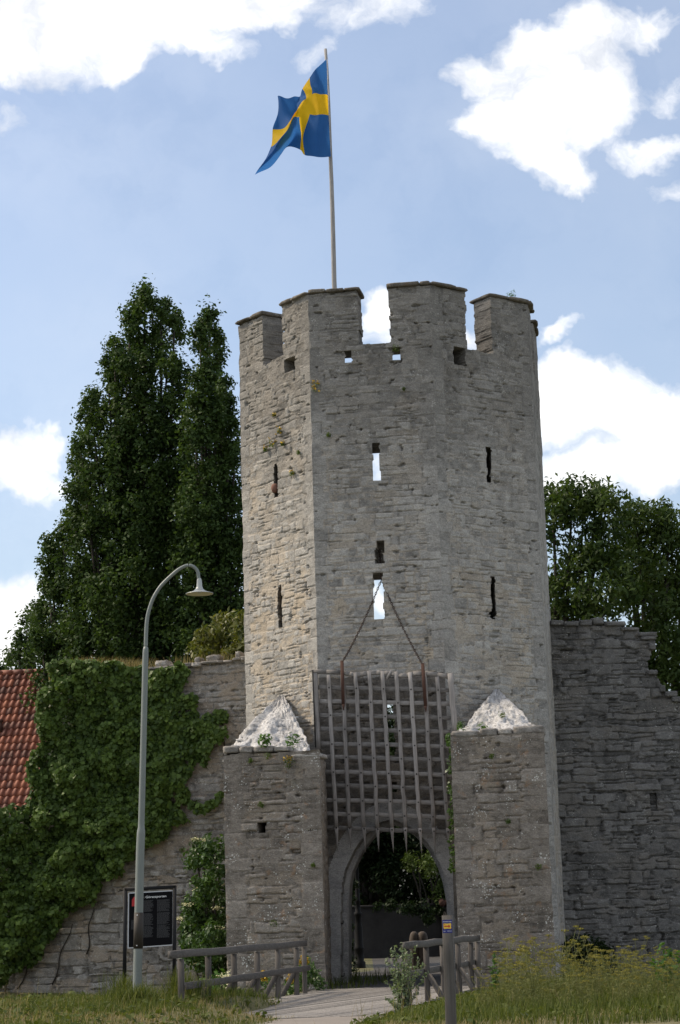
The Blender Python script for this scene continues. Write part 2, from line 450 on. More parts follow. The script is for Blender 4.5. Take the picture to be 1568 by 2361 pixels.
def tile_mat():
    m, gg, b, out = new_mat('clay_pantiles')
    at_ = gg.n('ShaderNodeAttribute', attribute_name='att')
    sp = gg.n('ShaderNodeSeparateColor'); gg.set(sp, 0, at_.outputs['Color'])
    pos = gg.n('ShaderNodeTexCoord').outputs['Object']
    n = gg.noise(pos, 9.0, 5, .65)
    k = gg.m('ADD', gg.m('MULTIPLY', sp.outputs[0], .55), gg.m('MULTIPLY', n, .5))
    c = gg.ramp(k, [(.2, (.065, .023, .014)), (.5, (.17, .048, .025)), (.85, (.27, .082, .036))])
    c = gg.mix(gg.m('MULTIPLY', gg.smooth(gg.noise(pos, 1.1, 4, .6), .5, .7), .55), c, (.45, .42, .42, 1), 'MULTIPLY')
    gg.set(b, 'Base Color', c); gg.set(b, 'Roughness', .7)
    bump(gg, b, n, .3, .01)
    return m


M_TILE = tile_mat()


def leaf_mat(name, c0, c1, trans=.35, rough=.5, spec=.35):
    m, gg, b, out = new_mat(name)
    at_ = gg.n('ShaderNodeAttribute', attribute_name='att')
    sp = gg.n('ShaderNodeSeparateColor'); gg.set(sp, 0, at_.outputs['Color'])
    c = gg.mix(sp.outputs[0], (*c0, 1), (*c1, 1))
    gg.set(b, 'Base Color', c); gg.set(b, 'Roughness', rough); gg.set(b, 'Specular IOR Level', spec)
    tr = gg.n('ShaderNodeBsdfTranslucent'); gg.set(tr, 0, gg.mix(1.0, c, (1.25, 1.3, .6, 1), 'MULTIPLY'))
    mx_ = gg.n('ShaderNodeMixShader'); gg.set(mx_, 0, trans)
    gg.t.links.new(b.outputs[0], mx_.inputs[1]); gg.t.links.new(tr.outputs[0], mx_.inputs[2])
    gg.t.links.new(mx_.outputs[0], out.inputs[0])
    return m


M_OAKLEAF = leaf_mat('oak_leaves', (.020, .042, .014), (.066, .108, .027), .28, .6, .15)
M_CHEST = leaf_mat('walnut_leaves', (.020, .042, .012), (.070, .104, .024), .30, .55, .15)
M_YBUSH = leaf_mat('yellowing_leaves', (.06, .085, .018), (.17, .16, .035), .3)
M_IVY = leaf_mat('ivy_leaves', (.014, .034, .007), (.105, .165, .030), .20, .5, .2)
M_ELDER = leaf_mat('elder_leaves', (.022, .055, .014), (.07, .13, .028), .25, .45)
M_DARKB = leaf_mat('dark_hedge_leaves', (.006, .014, .005), (.022, .040, .010), .15, .6, .15)
M_BRIGHTB = leaf_mat('bright_hedge_leaves', (.018, .038, .008), (.09, .13, .03), .25, .6, .2)
M_SILVER = leaf_mat('silvery_leaves', (.06, .09, .045), (.20, .25, .14), .3, .5)
M_GREENP = leaf_mat('fresh_leaves', (.03, .085, .015), (.10, .19, .03), .3, .5)
M_TUFT = leaf_mat('wall_tuft_leaves', (.035, .07, .012), (.12, .17, .03), .3, .6)
M_GRASS = leaf_mat('grass_blades', (.040, .062, .012), (.135, .150, .036), .3, .7, .2)
M_STRAW = leaf_mat('straw_blades', (.15, .118, .052), (.31, .25, .13), .3, .7)
M_UMBEL = leaf_mat('umbel_flowers', (.13, .135, .025), (.30, .255, .05), .3, .7)
M_UMSTEM = leaf_mat('umbel_stems', (.06, .085, .02), (.20, .195, .06), .2, .7)


def ground_mat():
    m, gg, b, out = new_mat('turf_soil')
    pos = gg.n('ShaderNodeNewGeometry').outputs['Position']
    n = gg.noise(pos, .8, 5, .65); f = gg.noise(pos, 14.0, 5, .7)
    c = gg.ramp(gg.m('ADD', gg.m('MULTIPLY', n, .6), gg.m('MULTIPLY', f, .4)), [(.35, (.045, .055, .018)), (.5, (.10, .095, .035)), (.66, (.20, .16, .08))])
    gg.set(b, 'Base Color', c); gg.set(b, 'Roughness', .95)
    bump(gg, b, f, .8, .05)
    return m


def gravel_mat(name, c0, c1):
    m, gg, b, out = new_mat(name)
    pos = gg.n('ShaderNodeNewGeometry').outputs['Position']
    n = gg.noise(pos, .9, 5, .65); f = gg.noise(pos, 38.0, 4, .7)
    c = gg.mix(gg.m('ADD', gg.m('MULTIPLY', n, .5), gg.m('MULTIPLY', f, .5)), (*c0, 1), (*c1, 1))
    gg.set(b, 'Base Color', c); gg.set(b, 'Roughness', .95)
    bump(gg, b, f, .7, .015)
    return m


M_GROUND = ground_mat()
M_GRAVEL = gravel_mat('pale_gravel', (.115, .10, .085), (.30, .265, .23))
M_GRAVELD = gravel_mat('dark_cobble', (.030, .028, .026), (.075, .070, .065))


def flag_mat():
    m, gg, b, out = new_mat('flag_cloth')
    at_ = gg.n('ShaderNodeAttribute', attribute_name='att')
    sp = gg.n('ShaderNodeSeparateColor'); gg.set(sp, 0, at_.outputs['Color'])
    s, t = sp.outputs[0], sp.outputs[1]
    inv = gg.m('MULTIPLY', gg.m('GREATER_THAN', s, .3125), gg.m('LESS_THAN', s, .4375))
    inh = gg.m('MULTIPLY', gg.m('GREATER_THAN', t, .4), gg.m('LESS_THAN', t, .6))
    f = gg.m('MAXIMUM', inv, inh)
    pos = gg.n('ShaderNodeTexCoord').outputs['Object']
    w = gg.noise(pos, 3.0, 4, .6)
    c = gg.mix(f, (.030, .125, .35, 1), (.78, .49, .015, 1))
    c = gg.mix(.3, c, gg.mix(w, (.6, .6, .6, 1), (1.3, 1.3, 1.3, 1)), 'MULTIPLY')
    gg.set(b, 'Base Color', c); gg.set(b, 'Roughness', .7); gg.set(b, 'Specular IOR Level', .2)
    tr = gg.n('ShaderNodeBsdfTranslucent'); gg.set(tr, 0, c)
    mx_ = gg.n('ShaderNodeMixShader'); gg.set(mx_, 0, .6)
    gg.t.links.new(b.outputs[0], mx_.inputs[1]); gg.t.links.new(tr.outputs[0], mx_.inputs[2])
    gg.t.links.new(mx_.outputs[0], out.inputs[0])
    return m


M_FLAG = flag_mat()

# ------------------------------------------------------------------ masonry
def _courses(U, V, seed, h, w, split):
    """one system of irregular courses: distances to the joints and a tone per stone"""
    rng = np.random.default_rng(seed)
    v0, v1 = V.min() - .1, V.max() + .5
    hs = []; z = v0 - rng.uniform(0, .2); eb = [z]
    while z < v1:
        z += h[0] + (h[1] - h[0]) * rng.random() ** 1.3; eb.append(z)
    eb = np.array(eb); ci = np.clip(np.searchsorted(eb, V) - 1, 0, len(eb) - 2)
    rnd = np.zeros_like(U); du = np.zeros_like(U); dv = np.zeros_like(U)
    u0, u1 = U.min() - 1, U.max() + 1
    for c in np.unique(ci):
        m = ci == c; lo, hi = eb[c], eb[c + 1]; tall = (hi - lo - h[0]) / (h[1] - h[0])
        x = u0 - rng.uniform(0, .6); xs = [x]
        while x < u1:
            x += (w[0] + (w[1] - w[0]) * rng.random() ** 1.4) * (.75 + .5 * tall); xs.append(x)
        xs = np.array(xs); um, vm = U[m], V[m]
        si = np.clip(np.searchsorted(xs, um) - 1, 0, len(xs) - 2)
        r1 = rng.random(len(xs)); sp = rng.random(len(xs)) < split * (.4 + 1.2 * tall)
        cut = rng.uniform(.3, .7, len(xs)); tilt = rng.normal(0, .035, len(xs))
        mid = lo + cut[si] * (hi - lo) + tilt[si] * (um - xs[si])
        d_ = np.minimum(vm - lo, hi - vm)
        d_ = np.where(sp[si], np.minimum(d_, np.abs(vm - mid)), d_)
        up = sp[si] & (vm > mid)
        rnd[m] = np.where(up, (r1[si] * 7.13) % 1, r1[si])
        du[m] = np.minimum(um - xs[si], xs[si + 1] - um); dv[m] = d_
    return rnd, du, dv, ci


def masonry(U, V, seed, h=(.09, .27), w=(.2, .75), opened=.45, depth=.035, prot=.012, mort=.03, split=.35, warp=.03, vert=(.53, .64, .8), quoin=None):
    """relief of a rubble wall: returns displacement, stone tone, mortar amount, second tone (all per vertex)"""
    Uw = U + warp * (fbm(U * 1.6, V * 2.6, seed + 1, 3) - .5) * 2 + .035 * (fbm(U * 7, V * 7, seed + 2, 3, .6) - .5) * 2
    Vw = V + warp * (fbm(U * 1.1, V * 1.1, seed + 3, 3, .55) - .5) * 2 + .022 * (fbm(U * 6, V * 9, seed + 4, 3, .6) - .5) * 2
    # three independent systems of courses, each ruling its own irregular patches of the wall
    pa = fbm(U * .95, V * 1.15, seed + 21, 2); pb = fbm(U * .95 + 7, V * 1.15, seed + 22, 2)
    sel = np.where(pa > .52, 0, np.where(pb > .5, 1, 2))
    rnd = np.zeros_like(U); du = np.zeros_like(U); dv = np.zeros_like(U)
    for k, hh in ((0, h), (1, (h[0] * 1.15, h[1] * 1.2)), (2, (h[0] * .85, h[1] * .8))):
        a_, b_, c_, _ = _courses(Uw, Vw, seed + 100 * k, hh, w, split)
        m = sel == k; rnd[m] = a_[m]; du[m] = b_[m]; dv[m] = c_[m]
    qk = np.zeros_like(U)
    if quoin is not None:     # larger dressed corner stones, alternately long and short
        qh, q0, q1, UL, qsides = quoin
        a_, b_, c_, ci = _courses(Uw * .3 + U * .7, Vw * .4 + V * .6, seed + 700, qh, (30, 31), 0)
        wq = q0 + (q1 - q0) * _hash(ci, ci * 0 + 3, seed) * .6 + (q1 - q0) * .4 * (ci % 2)
        ul = U if 'l' in qsides else U + 99; ur = UL - U if 'r' in qsides else U + 99
        eq = np.minimum(ul, ur)
        m = eq < wq
        rnd = np.where(m, (a_ * .6 + .3 * _hash(ci, ci * 0 + np.where(ul < ur, 1, 2), seed + 4)), rnd); dv = np.where(m, c_, dv); du = np.where(m, wq - eq, np.minimum(du, eq - wq + .0)); qk = m * 1.0
    op = sstep(1 - opened - .10, 1 - opened + .10, fbm(U * 1.7 + 5, V * 3.2, seed + 9, 4, .6))
    opv = sstep(vert[0], vert[1], fbm(U * 2.9 + 15, V * 2.2, seed + 10, 3, .6)) * vert[2]
    jw = .010 + .013 * fbm(U * 3, V * 3, seed + 11, 2)
    jh = (1 - sstep(.2, 1, dv / jw)) * op
    jv = (1 - sstep(.2, 1, du / jw)) * opv
    # missing pinning stones: short deep pockets in the joints
    pock = sstep(.73, .78, fbm(U * 4.5 + 3, V * 6.0, seed + 16, 3, .6)) * (1 - sstep(.02, .045, np.minimum(dv, du)))
    jj = np.maximum(jh, jv)
    d = -depth * jj * (.5 + vnoise(U * 4, V * 6, seed + 12)) - .09 * pock
    edge = np.minimum(du, dv)
    mmq = 1 - .85 * qk
    d = d + (rnd - .5) * 2 * prot * sstep(0, .02, edge) + .006 * (fbm(U * 9, V * 14, seed + 13, 4, .7) - .5) * 2
    smear = fbm(U * 1.6, V * 2.4, seed + 14, 5, .6)
    mm = np.maximum((1 - sstep(mort * .3, mort, edge)) * .75, sstep(.53, .60, smear) * .9)
    mm = mm * (1 - np.maximum(jj, pock)) * mmq
    d = d - .008 * mm
    return d, rnd, mm, np.maximum(jj, pock)


def panel_mesh(mbs, A, B, z0, z1, res, solid, thick, seed, style, route=None, smoothf=None, ends=(False, False), corner=(None, None), zoff=0.0, splay=None, mortf=None, dscale=1.0):
    """a thick masonry wall between plan points A (left) and B (right), seen from outside.
    solid(U, V): where there is stone; thick(V): wall thickness; mbs[route(U, V)] receives each cell"""
    A, B = np.asarray(A, float), np.asarray(B, float)
    L = np.linalg.norm(B - A); t = (B - A) / L; nrm = np.array([t[1], -t[0]])
    nu, nv = max(2, int(L / res)), max(2, int((z1 - z0) / (res * .62)))
    us, vs_ = np.linspace(0, L, nu + 1), np.linspace(z0, z1, nv + 1)
    U, V = np.meshgrid(us, vs_)
    style = dict(style)
    if style.get('quoin') is not None and len(style['quoin']) == 3:
        sd = ('l' if corner[0] is not None else '') + ('r' if corner[1] is not None else '')
        style['quoin'] = (*style['quoin'], L, sd) if sd else None
    d, r1, mm, r2 = masonry(U, V + zoff, seed, **style)
    d = d * dscale
    if smoothf is not None:
        k = smoothf(U, V); d = d * (1 - .75 * k); mm = mm * (1 - .8 * k)
    if mortf is not None: mm = np.clip(mm * mortf(U, V), 0, 1)
    fade = np.minimum(1, np.minimum(U if corner[0] is not None else 9, L - U if corner[1] is not None else 9) / .06)
    d = d * sstep(0, 1, fade)
    P = np.stack([A[0] + t[0] * U + nrm[0] * d, A[1] + t[1] * U + nrm[1] * d, V + 0 * U], -1)
    for side, cs in ((0, corner[0]), (1, corner[1])):
        if cs is None: continue
        j = 0 if side == 0 else nu
        cs, bi = cs
        wob = (fbm(vs_ * 3.1, vs_ * 0 + cs, cs, 3, .6) - .5) * .06
        P[:, j, 0] += bi[0] * wob; P[:, j, 1] += bi[1] * wob
    ATT = np.stack([r1, mm, r2], -1)
    uc, vc = np.meshgrid((us[1:] + us[:-1]) / 2, (vs_[1:] + vs_[:-1]) / 2)
    S = solid(uc, vc)
    RO = route(uc, vc) if route is not None else np.zeros_like(uc, int)
    idx = np.arange((nu + 1) * (nv + 1)).reshape(nv + 1, nu + 1)
    quad = np.stack([idx[:-1, :-1], idx[:-1, 1:], idx[1:, 1:], idx[1:, :-1]], -1)
    Pf, Af = P.reshape(-1, 3), ATT.reshape(-1, 3)
    TH = thick(V) if callable(thick) else np.full_like(V, thick)
    inner = P - np.concatenate([nrm, [0]]) * (TH[..., None] + d[..., None])
    if splay is not None:
        sx = splay(U, V); inner[..., 0] += t[0] * sx; inner[..., 1] += t[1] * sx
    If = inner.reshape(-1, 3)
    pad = np.zeros((nv + 2, nu + 2), bool); pad[1:-1, 1:-1] = S
    if not ends[0]: pad[1:-1, 0] = S[:, 0]
    if not ends[1]: pad[1:-1, -1] = S[:, -1]
    pad[0, 1:-1] = S[0]
    for ro, mb in mbs.items():
        K = S & (RO == ro)
        if not K.any(): continue
        q = quad[K]
        used = np.unique(q); mp = np.zeros(len(Pf), np.int64); mp[used] = np.arange(len(used))
        mb.add(Pf[used], mp[q], None, Af[used])
        ev = []
        ii, jj = np.nonzero(K)
        for di, dj, e in ((0, -1, (3, 0)), (0, 1, (1, 2)), (-1, 0, (0, 1)), (1, 0, (2, 3))):
            free = ~pad[ii + 1 + di, jj + 1 + dj]
            qq = quad[ii[free], jj[free]]
            if len(qq): ev.append(qq[:, list(e)])
        if ev:
            ev = np.concatenate(ev); n = len(ev); SEG = 4
            rows = []
            for s in range(SEG + 1):
                k = s / SEG
                rows.append(Pf[ev] * (1 - k) + If[ev] * k)
            v = np.stack(rows, 1)          # n, SEG+1, 2, 3
            jt = (np.random.default_rng(seed + 5).random((SEG + 1, 4096, 3)) - .5) * .03; jt[0] = 0
            v = v + np.moveaxis(jt[:, (ev // (nu + 1) // 5 * 7 + ev % 3 * 0) % 4096], 0, 1)
            ba = (np.arange(n) * (SEG + 1) * 2)[:, None]
            qs = []
            for s in range(SEG):
                qs.append(np.stack([ba[:, 0] + 2 * s + 1, ba[:, 0] + 2 * s, ba[:, 0] + 2 * s + 2, ba[:, 0] + 2 * s + 3], 1))
            aa = np.repeat(Af[ev][:, None], SEG + 1, 1).reshape(-1, 3)
            mb.add(v.reshape(-1, 3), np.concatenate(qs), None, aa)
    # inner face, coarse
    return dict(A=A, B=B, t=t, n=nrm, L=L)


def on_plane(x, y, A, B, off=0.0):
    """photo position -> (u, z) on the vertical plane through A, B moved out by off"""
    A, B = np.asarray(A, float), np.asarray(B, float)
    t = (B - A) / np.linalg.norm(B - A); n = np.array([t[1], -t[0]])
    d = ray(x, y); a0 = A + n * off
    k = (a0 @ n) / (d[:2] @ n)
    p = d[:2] * k
    return float((p - a0) @ t), float(EYE + d[2] * k)


def pt_on_plane(x, y, A, B, off=0.0):
    u, z = on_plane(x, y, A, B, off)
    A, B = np.asarray(A, float), np.asarray(B, float)
    t = (B - A) / np.linalg.norm(B - A); n = np.array([t[1], -t[0]])
    p = A + n * off + t * u
    return np.array([p[0], p[1], z])


def in_poly(U, V, poly):
    ins = np.zeros(U.shape, bool); n = len(poly)
    for i in range(n):
        (x0, y0), (x1, y1) = poly[i], poly[(i + 1) % n]
        if y0 == y1: continue
        c = ((y0 > V) != (y1 > V)) & (U < (x1 - x0) * (V - y0) / (y1 - y0) + x0)
        ins ^= c
    return ins


def holes(A, B, rects, seed, rag=.03):
    """rects given as photo boxes (x0, y0, x1, y1) -> function telling where they leave the wall open"""
    rr = []
    for (x0, y0, x1, y1) in rects:
        xm, ym = (x0 + x1) / 2, (y0 + y1) / 2
        ua, _ = on_plane(x0, ym, A, B); ub, _ = on_plane(x1, ym, A, B)
        _, zb = on_plane(xm, y1, A, B); _, zt = on_plane(xm, y0, A, B)
        rr.append((ua, ub, zb, zt))
    def f(U, V):
        o = np.zeros(U.shape, bool)
        j = (vnoise(V * 7 + 0 * U, 0 * U + 3.3, seed) - .5) * rag * 2
        k = (vnoise(V * 7 + 0 * U, 0 * U + 9.3, seed + 1) - .5) * rag * 2
        for (ua, ub, zb, zt) in rr: o |= (U > ua + j) & (U < ub + k) & (V > zb) & (V < zt)
        return o
    return f


def leaf_cloud(mb, centers, n, spread, size, seed, up=.3, tint=(0, 1), droop=0.0, aspect=.55, ctint=None, outward=None, pw=.45):
    """n leaves (bent rhombs) round each centre; spread may be a scalar or one radius per centre"""
    rng = np.random.default_rng(seed)
    C = np.asarray(centers, float); m = len(C)
    if m == 0: return mb
    sp = np.broadcast_to(np.asarray(spread, float), (m,)) if np.ndim(spread) < 2 else np.asarray(spread)
    g_ = rng.normal(0, 1, (m, n, 3)); g_ /= np.linalg.norm(g_, axis=2)[..., None] + 1e-9
    rad = rng.random((m, n, 1)) ** pw
    off = g_ * rad * (sp[:, None, None] if sp.ndim == 1 else sp[:, None, :])
    P = (C[:, None] + off).reshape(-1, 3); N = len(P)
    nr = g_.reshape(-1, 3) * .6 + rng.normal(0, .6, (N, 3)) + np.array([0, 0, up])
    if outward is not None: nr = nr + np.asarray(outward)
    nr /= np.linalg.norm(nr, axis=1)[:, None] + 1e-9
    a = np.cross(nr, rng.normal(0, 1, (N, 3))); a /= np.linalg.norm(a, axis=1)[:, None] + 1e-9
    a[:, 2] -= droop; a /= np.linalg.norm(a, axis=1)[:, None] + 1e-9
    b = np.cross(nr, a); b /= np.linalg.norm(b, axis=1)[:, None] + 1e-9
    s = size * rng.uniform(.6, 1.35, (N, 1))
    v = np.stack([P - a * s * .5, P + b * s * aspect * .5 + nr * s * .08, P + a * s * .5, P - b * s * aspect * .5 + nr * s * .08], 1)
    q = np.arange(N * 4).reshape(-1, 4)
    ct = rng.random((m, 1)) if ctint is None else np.asarray(ctint).reshape(m, 1)
    tn = np.clip(ct * .55 + rng.random((m, n)) * .45, 0, 1).reshape(-1)
    tn = tint[0] + (tint[1] - tint[0]) * tn
    at_ = np.zeros((N, 4, 3)); at_[..., 0] = tn[:, None]
    mb.add(v.reshape(-1, 3), q, None, at_.reshape(-1, 3))
    return mb


def blades(mb, P, H, Wd, seed, lean=.35, nseg=3, tint=(0, 1)):
    """grass blades rooted at P"""
    rng = np.random.default_rng(seed); N = len(P)
    az = rng.uniform(0, 2 * math.pi, N); dirn = np.stack([np.cos(az), np.sin(az), 0 * az], 1)
    side = np.stack([-np.sin(az), np.cos(az), 0 * az], 1)
    H = np.broadcast_to(H, (N,)) * rng.uniform(.5, 1.3, N)
    le = rng.uniform(.1, 1, N) * lean
    rows = []
    for k in range(nseg + 1):
        f = k / nseg
        c = P + np.array([0, 0, 1.0]) * (H * f * (1 - .25 * le * f))[:, None] + dirn * (H * le * f * f)[:, None]
        wd = Wd * (1 - f) ** .7 * .5 + .0008
        rows.append(np.stack([c - side * wd, c + side * wd], 1))
    v = np.stack(rows, 1)
    ba = np.arange(N) * (nseg + 1) * 2
    q = np.concatenate([np.stack([ba + 2 * k, ba + 2 * k + 1, ba + 2 * k + 3, ba + 2 * k + 2], 1) for k in range(nseg)])
    tn = tint[0] + (tint[1] - tint[0]) * rng.random(N)
    a = np.zeros((N, (nseg + 1) * 2, 3)); a[..., 0] = tn[:, None]
    mb.add(v.reshape(-1, 3), q, None, a.reshape(-1, 3))
    return mb

# ================================================================== ground, path
def path_x(Y): return -.59 + (np.asarray(Y, float) - 33) * .1936


def ground_z(X, Y):
    X = np.asarray(X, float); Y = np.asarray(Y, float)
    d = np.abs(X - path_x(Y))
    bank = .27 * sstep(.85, 2.4, d) * (1 - sstep(38.3, 42, Y))
    moat = -.42 * sstep(38.6, 43.5, Y) * sstep(1.2, 2.6, d) * (1 - sstep(56.5, 60, Y))
    under = -.45 * sstep(34.75, 35.2, Y) * (1 - sstep(47.2, 47.9, Y)) * (1 - sstep(1.9, 2.4, d))
    rise = -.12 * sstep(47.5, 48.5, Y) * (1 - sstep(2.2, 3.0, np.abs(X - (1.0 + (Y - 52) * .16)))) * 0
    cor = sstep(46.8, 47.8, Y) * (1 - sstep(1.7, 2.6, np.abs(X - (1.0 + (Y - 52) * .16))))
    z = bank + moat * (1 - cor) + np.minimum(under, 0) - .03 * (d < .9) * (Y < 34.7) + rise
    z = z + .06 * (fbm(X * .7, Y * .7, 91, 3) - .5) * (1 - cor) * sstep(1.0, 2.2, d)
    z = np.where((d < 2.0) & (Y > 34.9) & (Y < 47.6), np.minimum(z, -.22), z)
    return z - .012 * cor


gx = np.concatenate([np.linspace(-500, -30, 9), np.arange(-28, 28.1, .32), np.linspace(30, 500, 9)])
gy = np.concatenate([[-20, 0], np.arange(10, 62, .32), np.linspace(64, 900, 14)])
GX, GY = np.meshgrid(gx, gy)
mb = MB(); nx, ny = len(gx), len(gy)
ix = np.arange(nx * ny).reshape(ny, nx)
mb.add(np.stack([GX, GY, ground_z(GX, GY)], -1).reshape(-1, 3), np.stack([ix[:-1, :-1], ix[:-1, 1:], ix[1:, 1:], ix[1:, :-1]], -1).reshape(-1, 4))
tag(mb.build('ground', M_GROUND), kind='structure')

mb = MB()
Ys = np.linspace(6, 34.66, 60); n = 13
rows = []
for Yv in Ys:
    hw = 1.06 + .14 * (vnoise(Yv * .9, 1.0, 5) - .5)
    xs = path_x(Yv) + np.linspace(-hw, hw, n)
    rows.append(np.stack([xs, np.full(n, Yv), .012 + .012 * np.cos(np.linspace(-1.5, 1.5, n))], 1))
ix = np.arange(60 * n).reshape(60, n)
mb.add(np.concatenate(rows), np.stack([ix[:-1, :-1], ix[:-1, 1:], ix[1:, 1:], ix[1:, :-1]], -1).reshape(-1, 4))
tag(mb.build('path', M_GRAVEL), kind='structure')

mb = MB()
Ys = np.linspace(47.9, 84, 40)
rows = [np.stack([1.0 + (y - 52) * .16 + np.linspace(-1.9 - max(0, y - 56) * .6, 1.9 + max(0, y - 56) * .6, 9), np.full(9, y), np.full(9, .004)], 1) for y in Ys]
ix = np.arange(40 * 9).reshape(40, 9)
mb.add(np.concatenate(rows), np.stack([ix[:-1, :-1], ix[:-1, 1:], ix[1:, 1:], ix[1:, :-1]], -1).reshape(-1, 4))
tag(mb.build('road', M_GRAVELD), kind='structure')

# ================================================================== the gate tower
C0, C1, C2, C3, C4 = (-2.73, 55.30), (-.70, 52.53), (2.59, 52.0), (5.39, 54.0), (5.93, 57.36)
C5, C7 = (3.93, 60.12), (-2.19, 58.66)
def crn(sd, c):
    d = np.array(c) - np.array((1.6, 56.33)); return (sd, d / np.linalg.norm(d))
K0, K1, K2, K3, K4 = [crn(11 + k, c) for k, c in enumerate((C0, C1, C2, C3, C4))]
ZC = on_plane(862, 792, C1, C2)[1]
ZT = 18.25
tower = thing('gate_tower', 'tall octagonal grey stone gate tower with battlements and pointed archway', 'tower', (1.6, 52.3, 0))
body, mer = MB(), [MB() for _ in range(5)]
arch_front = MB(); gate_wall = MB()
STY_T = dict(quoin=((.20, .36), .22, .50), vert=(.47, .58, .85), h=(.12, .31), w=(.18, .60), opened=.42, depth=.046, prot=.012, mort=.035, split=.35)
thickT = lambda V: np.where(V > ZC - 1.1, .72, 1.25)
mort_low = lambda U, V: np.clip(1.25 - (V - 3) / 11.0 + .9 * (fbm(U * .6, V * .5, 44, 3) - .5), .12, 1.25)


def topmask(U, V, seed):
    return V < ZT - .04 + .05 * (vnoise(U * 2.2, U * 0, seed) - .5)


def side_splay(A, B, boxes):
    def f(U, V):
        s_ = np.zeros(U.shape)
        for (x0, y0, x1, y1) in boxes:
            xm = (x0 + x1) / 2; ua = on_plane(x0, (y0 + y1) / 2, A, B)[0]; ub = on_plane(x1, (y0 + y1) / 2, A, B)[0]
            zt = on_plane(xm, y0 - 8, A, B)[1]; zb = on_plane(xm, y1 + 8, A, B)[1]; uc_ = (ua + ub) / 2
            k_ = (np.abs(U - uc_) < (ub - ua) / 2 + .10) & (V > zb) & (V < zt)
            s_ = np.where(k_, np.where(U > uc_, .8, -.8), s_)
        return s_
    return f


# left face
uA = on_plane(606, 800, C0, C1)[0]; uB = on_plane(651, 760, C0, C1)[0]
hl = holes(C0, C1, [(655, 825, 680, 857), (631, 1068, 640, 1146), (641, 1348, 650, 1446)], 31, .035)
zcl = on_plane(628, 832, C0, C1)[1]
crL = lambda U, V: (V > zcl + (U - uA) * .05 + .05 * (vnoise(U * 4, 0 * U, 71) - .5)) & (U > uA + .05 * (vnoise(V * 5, 0 * V, 72) - .5)) & (U < uB + .05 * (vnoise(V * 5, 0 * V, 73) - .5))
solL = lambda U, V: topmask(U, V, 1) & ~hl(U, V) & ~crL(U, V)
rtL = lambda U, V: np.where(V < zcl, 0, np.where(U < (uA + uB) / 2, 1, 2))
panel_mesh({0: body, 1: mer[0], 2: mer[1]}, C0, C1, -1.0, ZT, .03, solL, thickT, 101, STY_T, rtL, corner=(K0, K1), splay=side_splay(C0, C1, [(631, 1068, 640, 1146), (641, 1348, 650, 1446)]), mortf=lambda U, V: mort_low(U, V) * 1.15, dscale=1.15)
# centre face with the archway
uC = on_plane(826, 730, C1, C2)[0]; uD = on_plane(898, 730, C1, C2)[0]
hc = holes(C1, C2, [(795, 808, 811, 836), (905, 800, 923, 829), (860, 1021, 876, 1107), (864, 1262, 884, 1300), (861, 1321, 884, 1428),
                    (893, 1612, 908, 1700), (889, 1668, 911, 1742), (897, 1803, 914, 1826)], 32, .03)
hc2 = holes(C1, C2, [(869, 1246, 886, 1275)], 38, .02)
ARCH = [(797, 2300), (797, 2190), (797, 2085), (800, 2040), (806, 2012), (814, 1993), (826, 1968), (840, 1946), (855, 1928), (870, 1914), (885, 1902), (901, 1893),
        (918, 1898), (940, 1909), (957, 1920), (972, 1934), (993, 1957), (1006, 1976), (1015, 1993), (1024, 2018), (1030, 2040), (1037, 2080), (1041, 2150), (1044, 2300)]
AF = [((x - 11) if x < 890 else x, (y - 5) if x < 1000 else y) for x, y in ARCH]
arch_uv = [on_plane(x, y, C1, C2) for x, y in AF]
def dense(poly, n=8):
    out = []
    for (a, b), (c, d) in zip(poly[:-1], poly[1:]):
        for k in range(n): out.append((a + (c - a) * k / n, b + (d - b) * k / n))
    out.append(poly[-1]); return np.array(out)
arch_d = dense(arch_uv)
def arch_dist(U, V):
    D = np.full(U.shape, 9.0)
    m = (V < 6.0)
    if m.any():
        uu, vv = U[m], V[m]
        best = np.full(uu.shape, 9.0)
        for (a, b) in arch_d: best = np.minimum(best, np.hypot(uu - a, vv - b))
        D[m] = best
    return D
crC = lambda U, V: (V > ZC + .03 * (vnoise(U * 4, 0 * U, 74) - .5)) & (U > uC + .05 * (vnoise(V * 5, 0 * V, 75) - .5)) & (U < uD + .05 * (vnoise(V * 5, 0 * V, 76) - .5))
solC = lambda U, V: topmask(U, V, 2) & ~hc(U, V) & ~hc2(U, V) & ~crC(U, V) & ~in_poly(U, V, arch_uv)
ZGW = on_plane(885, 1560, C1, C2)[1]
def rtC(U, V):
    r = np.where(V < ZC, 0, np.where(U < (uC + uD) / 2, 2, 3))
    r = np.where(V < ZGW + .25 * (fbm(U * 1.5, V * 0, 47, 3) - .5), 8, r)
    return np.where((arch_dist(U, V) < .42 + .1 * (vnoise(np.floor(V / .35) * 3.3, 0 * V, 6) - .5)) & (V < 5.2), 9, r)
def splayC(U, V):
    s_ = np.zeros(U.shape)
    for (x0, y0, x1, y1) in ((795, 800, 811, 845), (905, 792, 923, 838), (860, 1012, 876, 1116), (861, 1314, 884, 1436), (889, 1604, 910, 1750), (897, 1797, 914, 1832)):
        ua = on_plane(x0, y0, C1, C2)[0]; ub = on_plane(x1, y0, C1, C2)[0]; zt = on_plane(x0, y0, C1, C2)[1]; zb = on_plane(x0, y1, C1, C2)[1]
        uc_ = (ua + ub) / 2
        k_ = (np.abs(U - uc_) < (ub - ua) / 2 + .09) & (V > zb) & (V < zt)
        s_ = np.where(k_, np.where(U > uc_, .45, -.38), s_)
    return s_


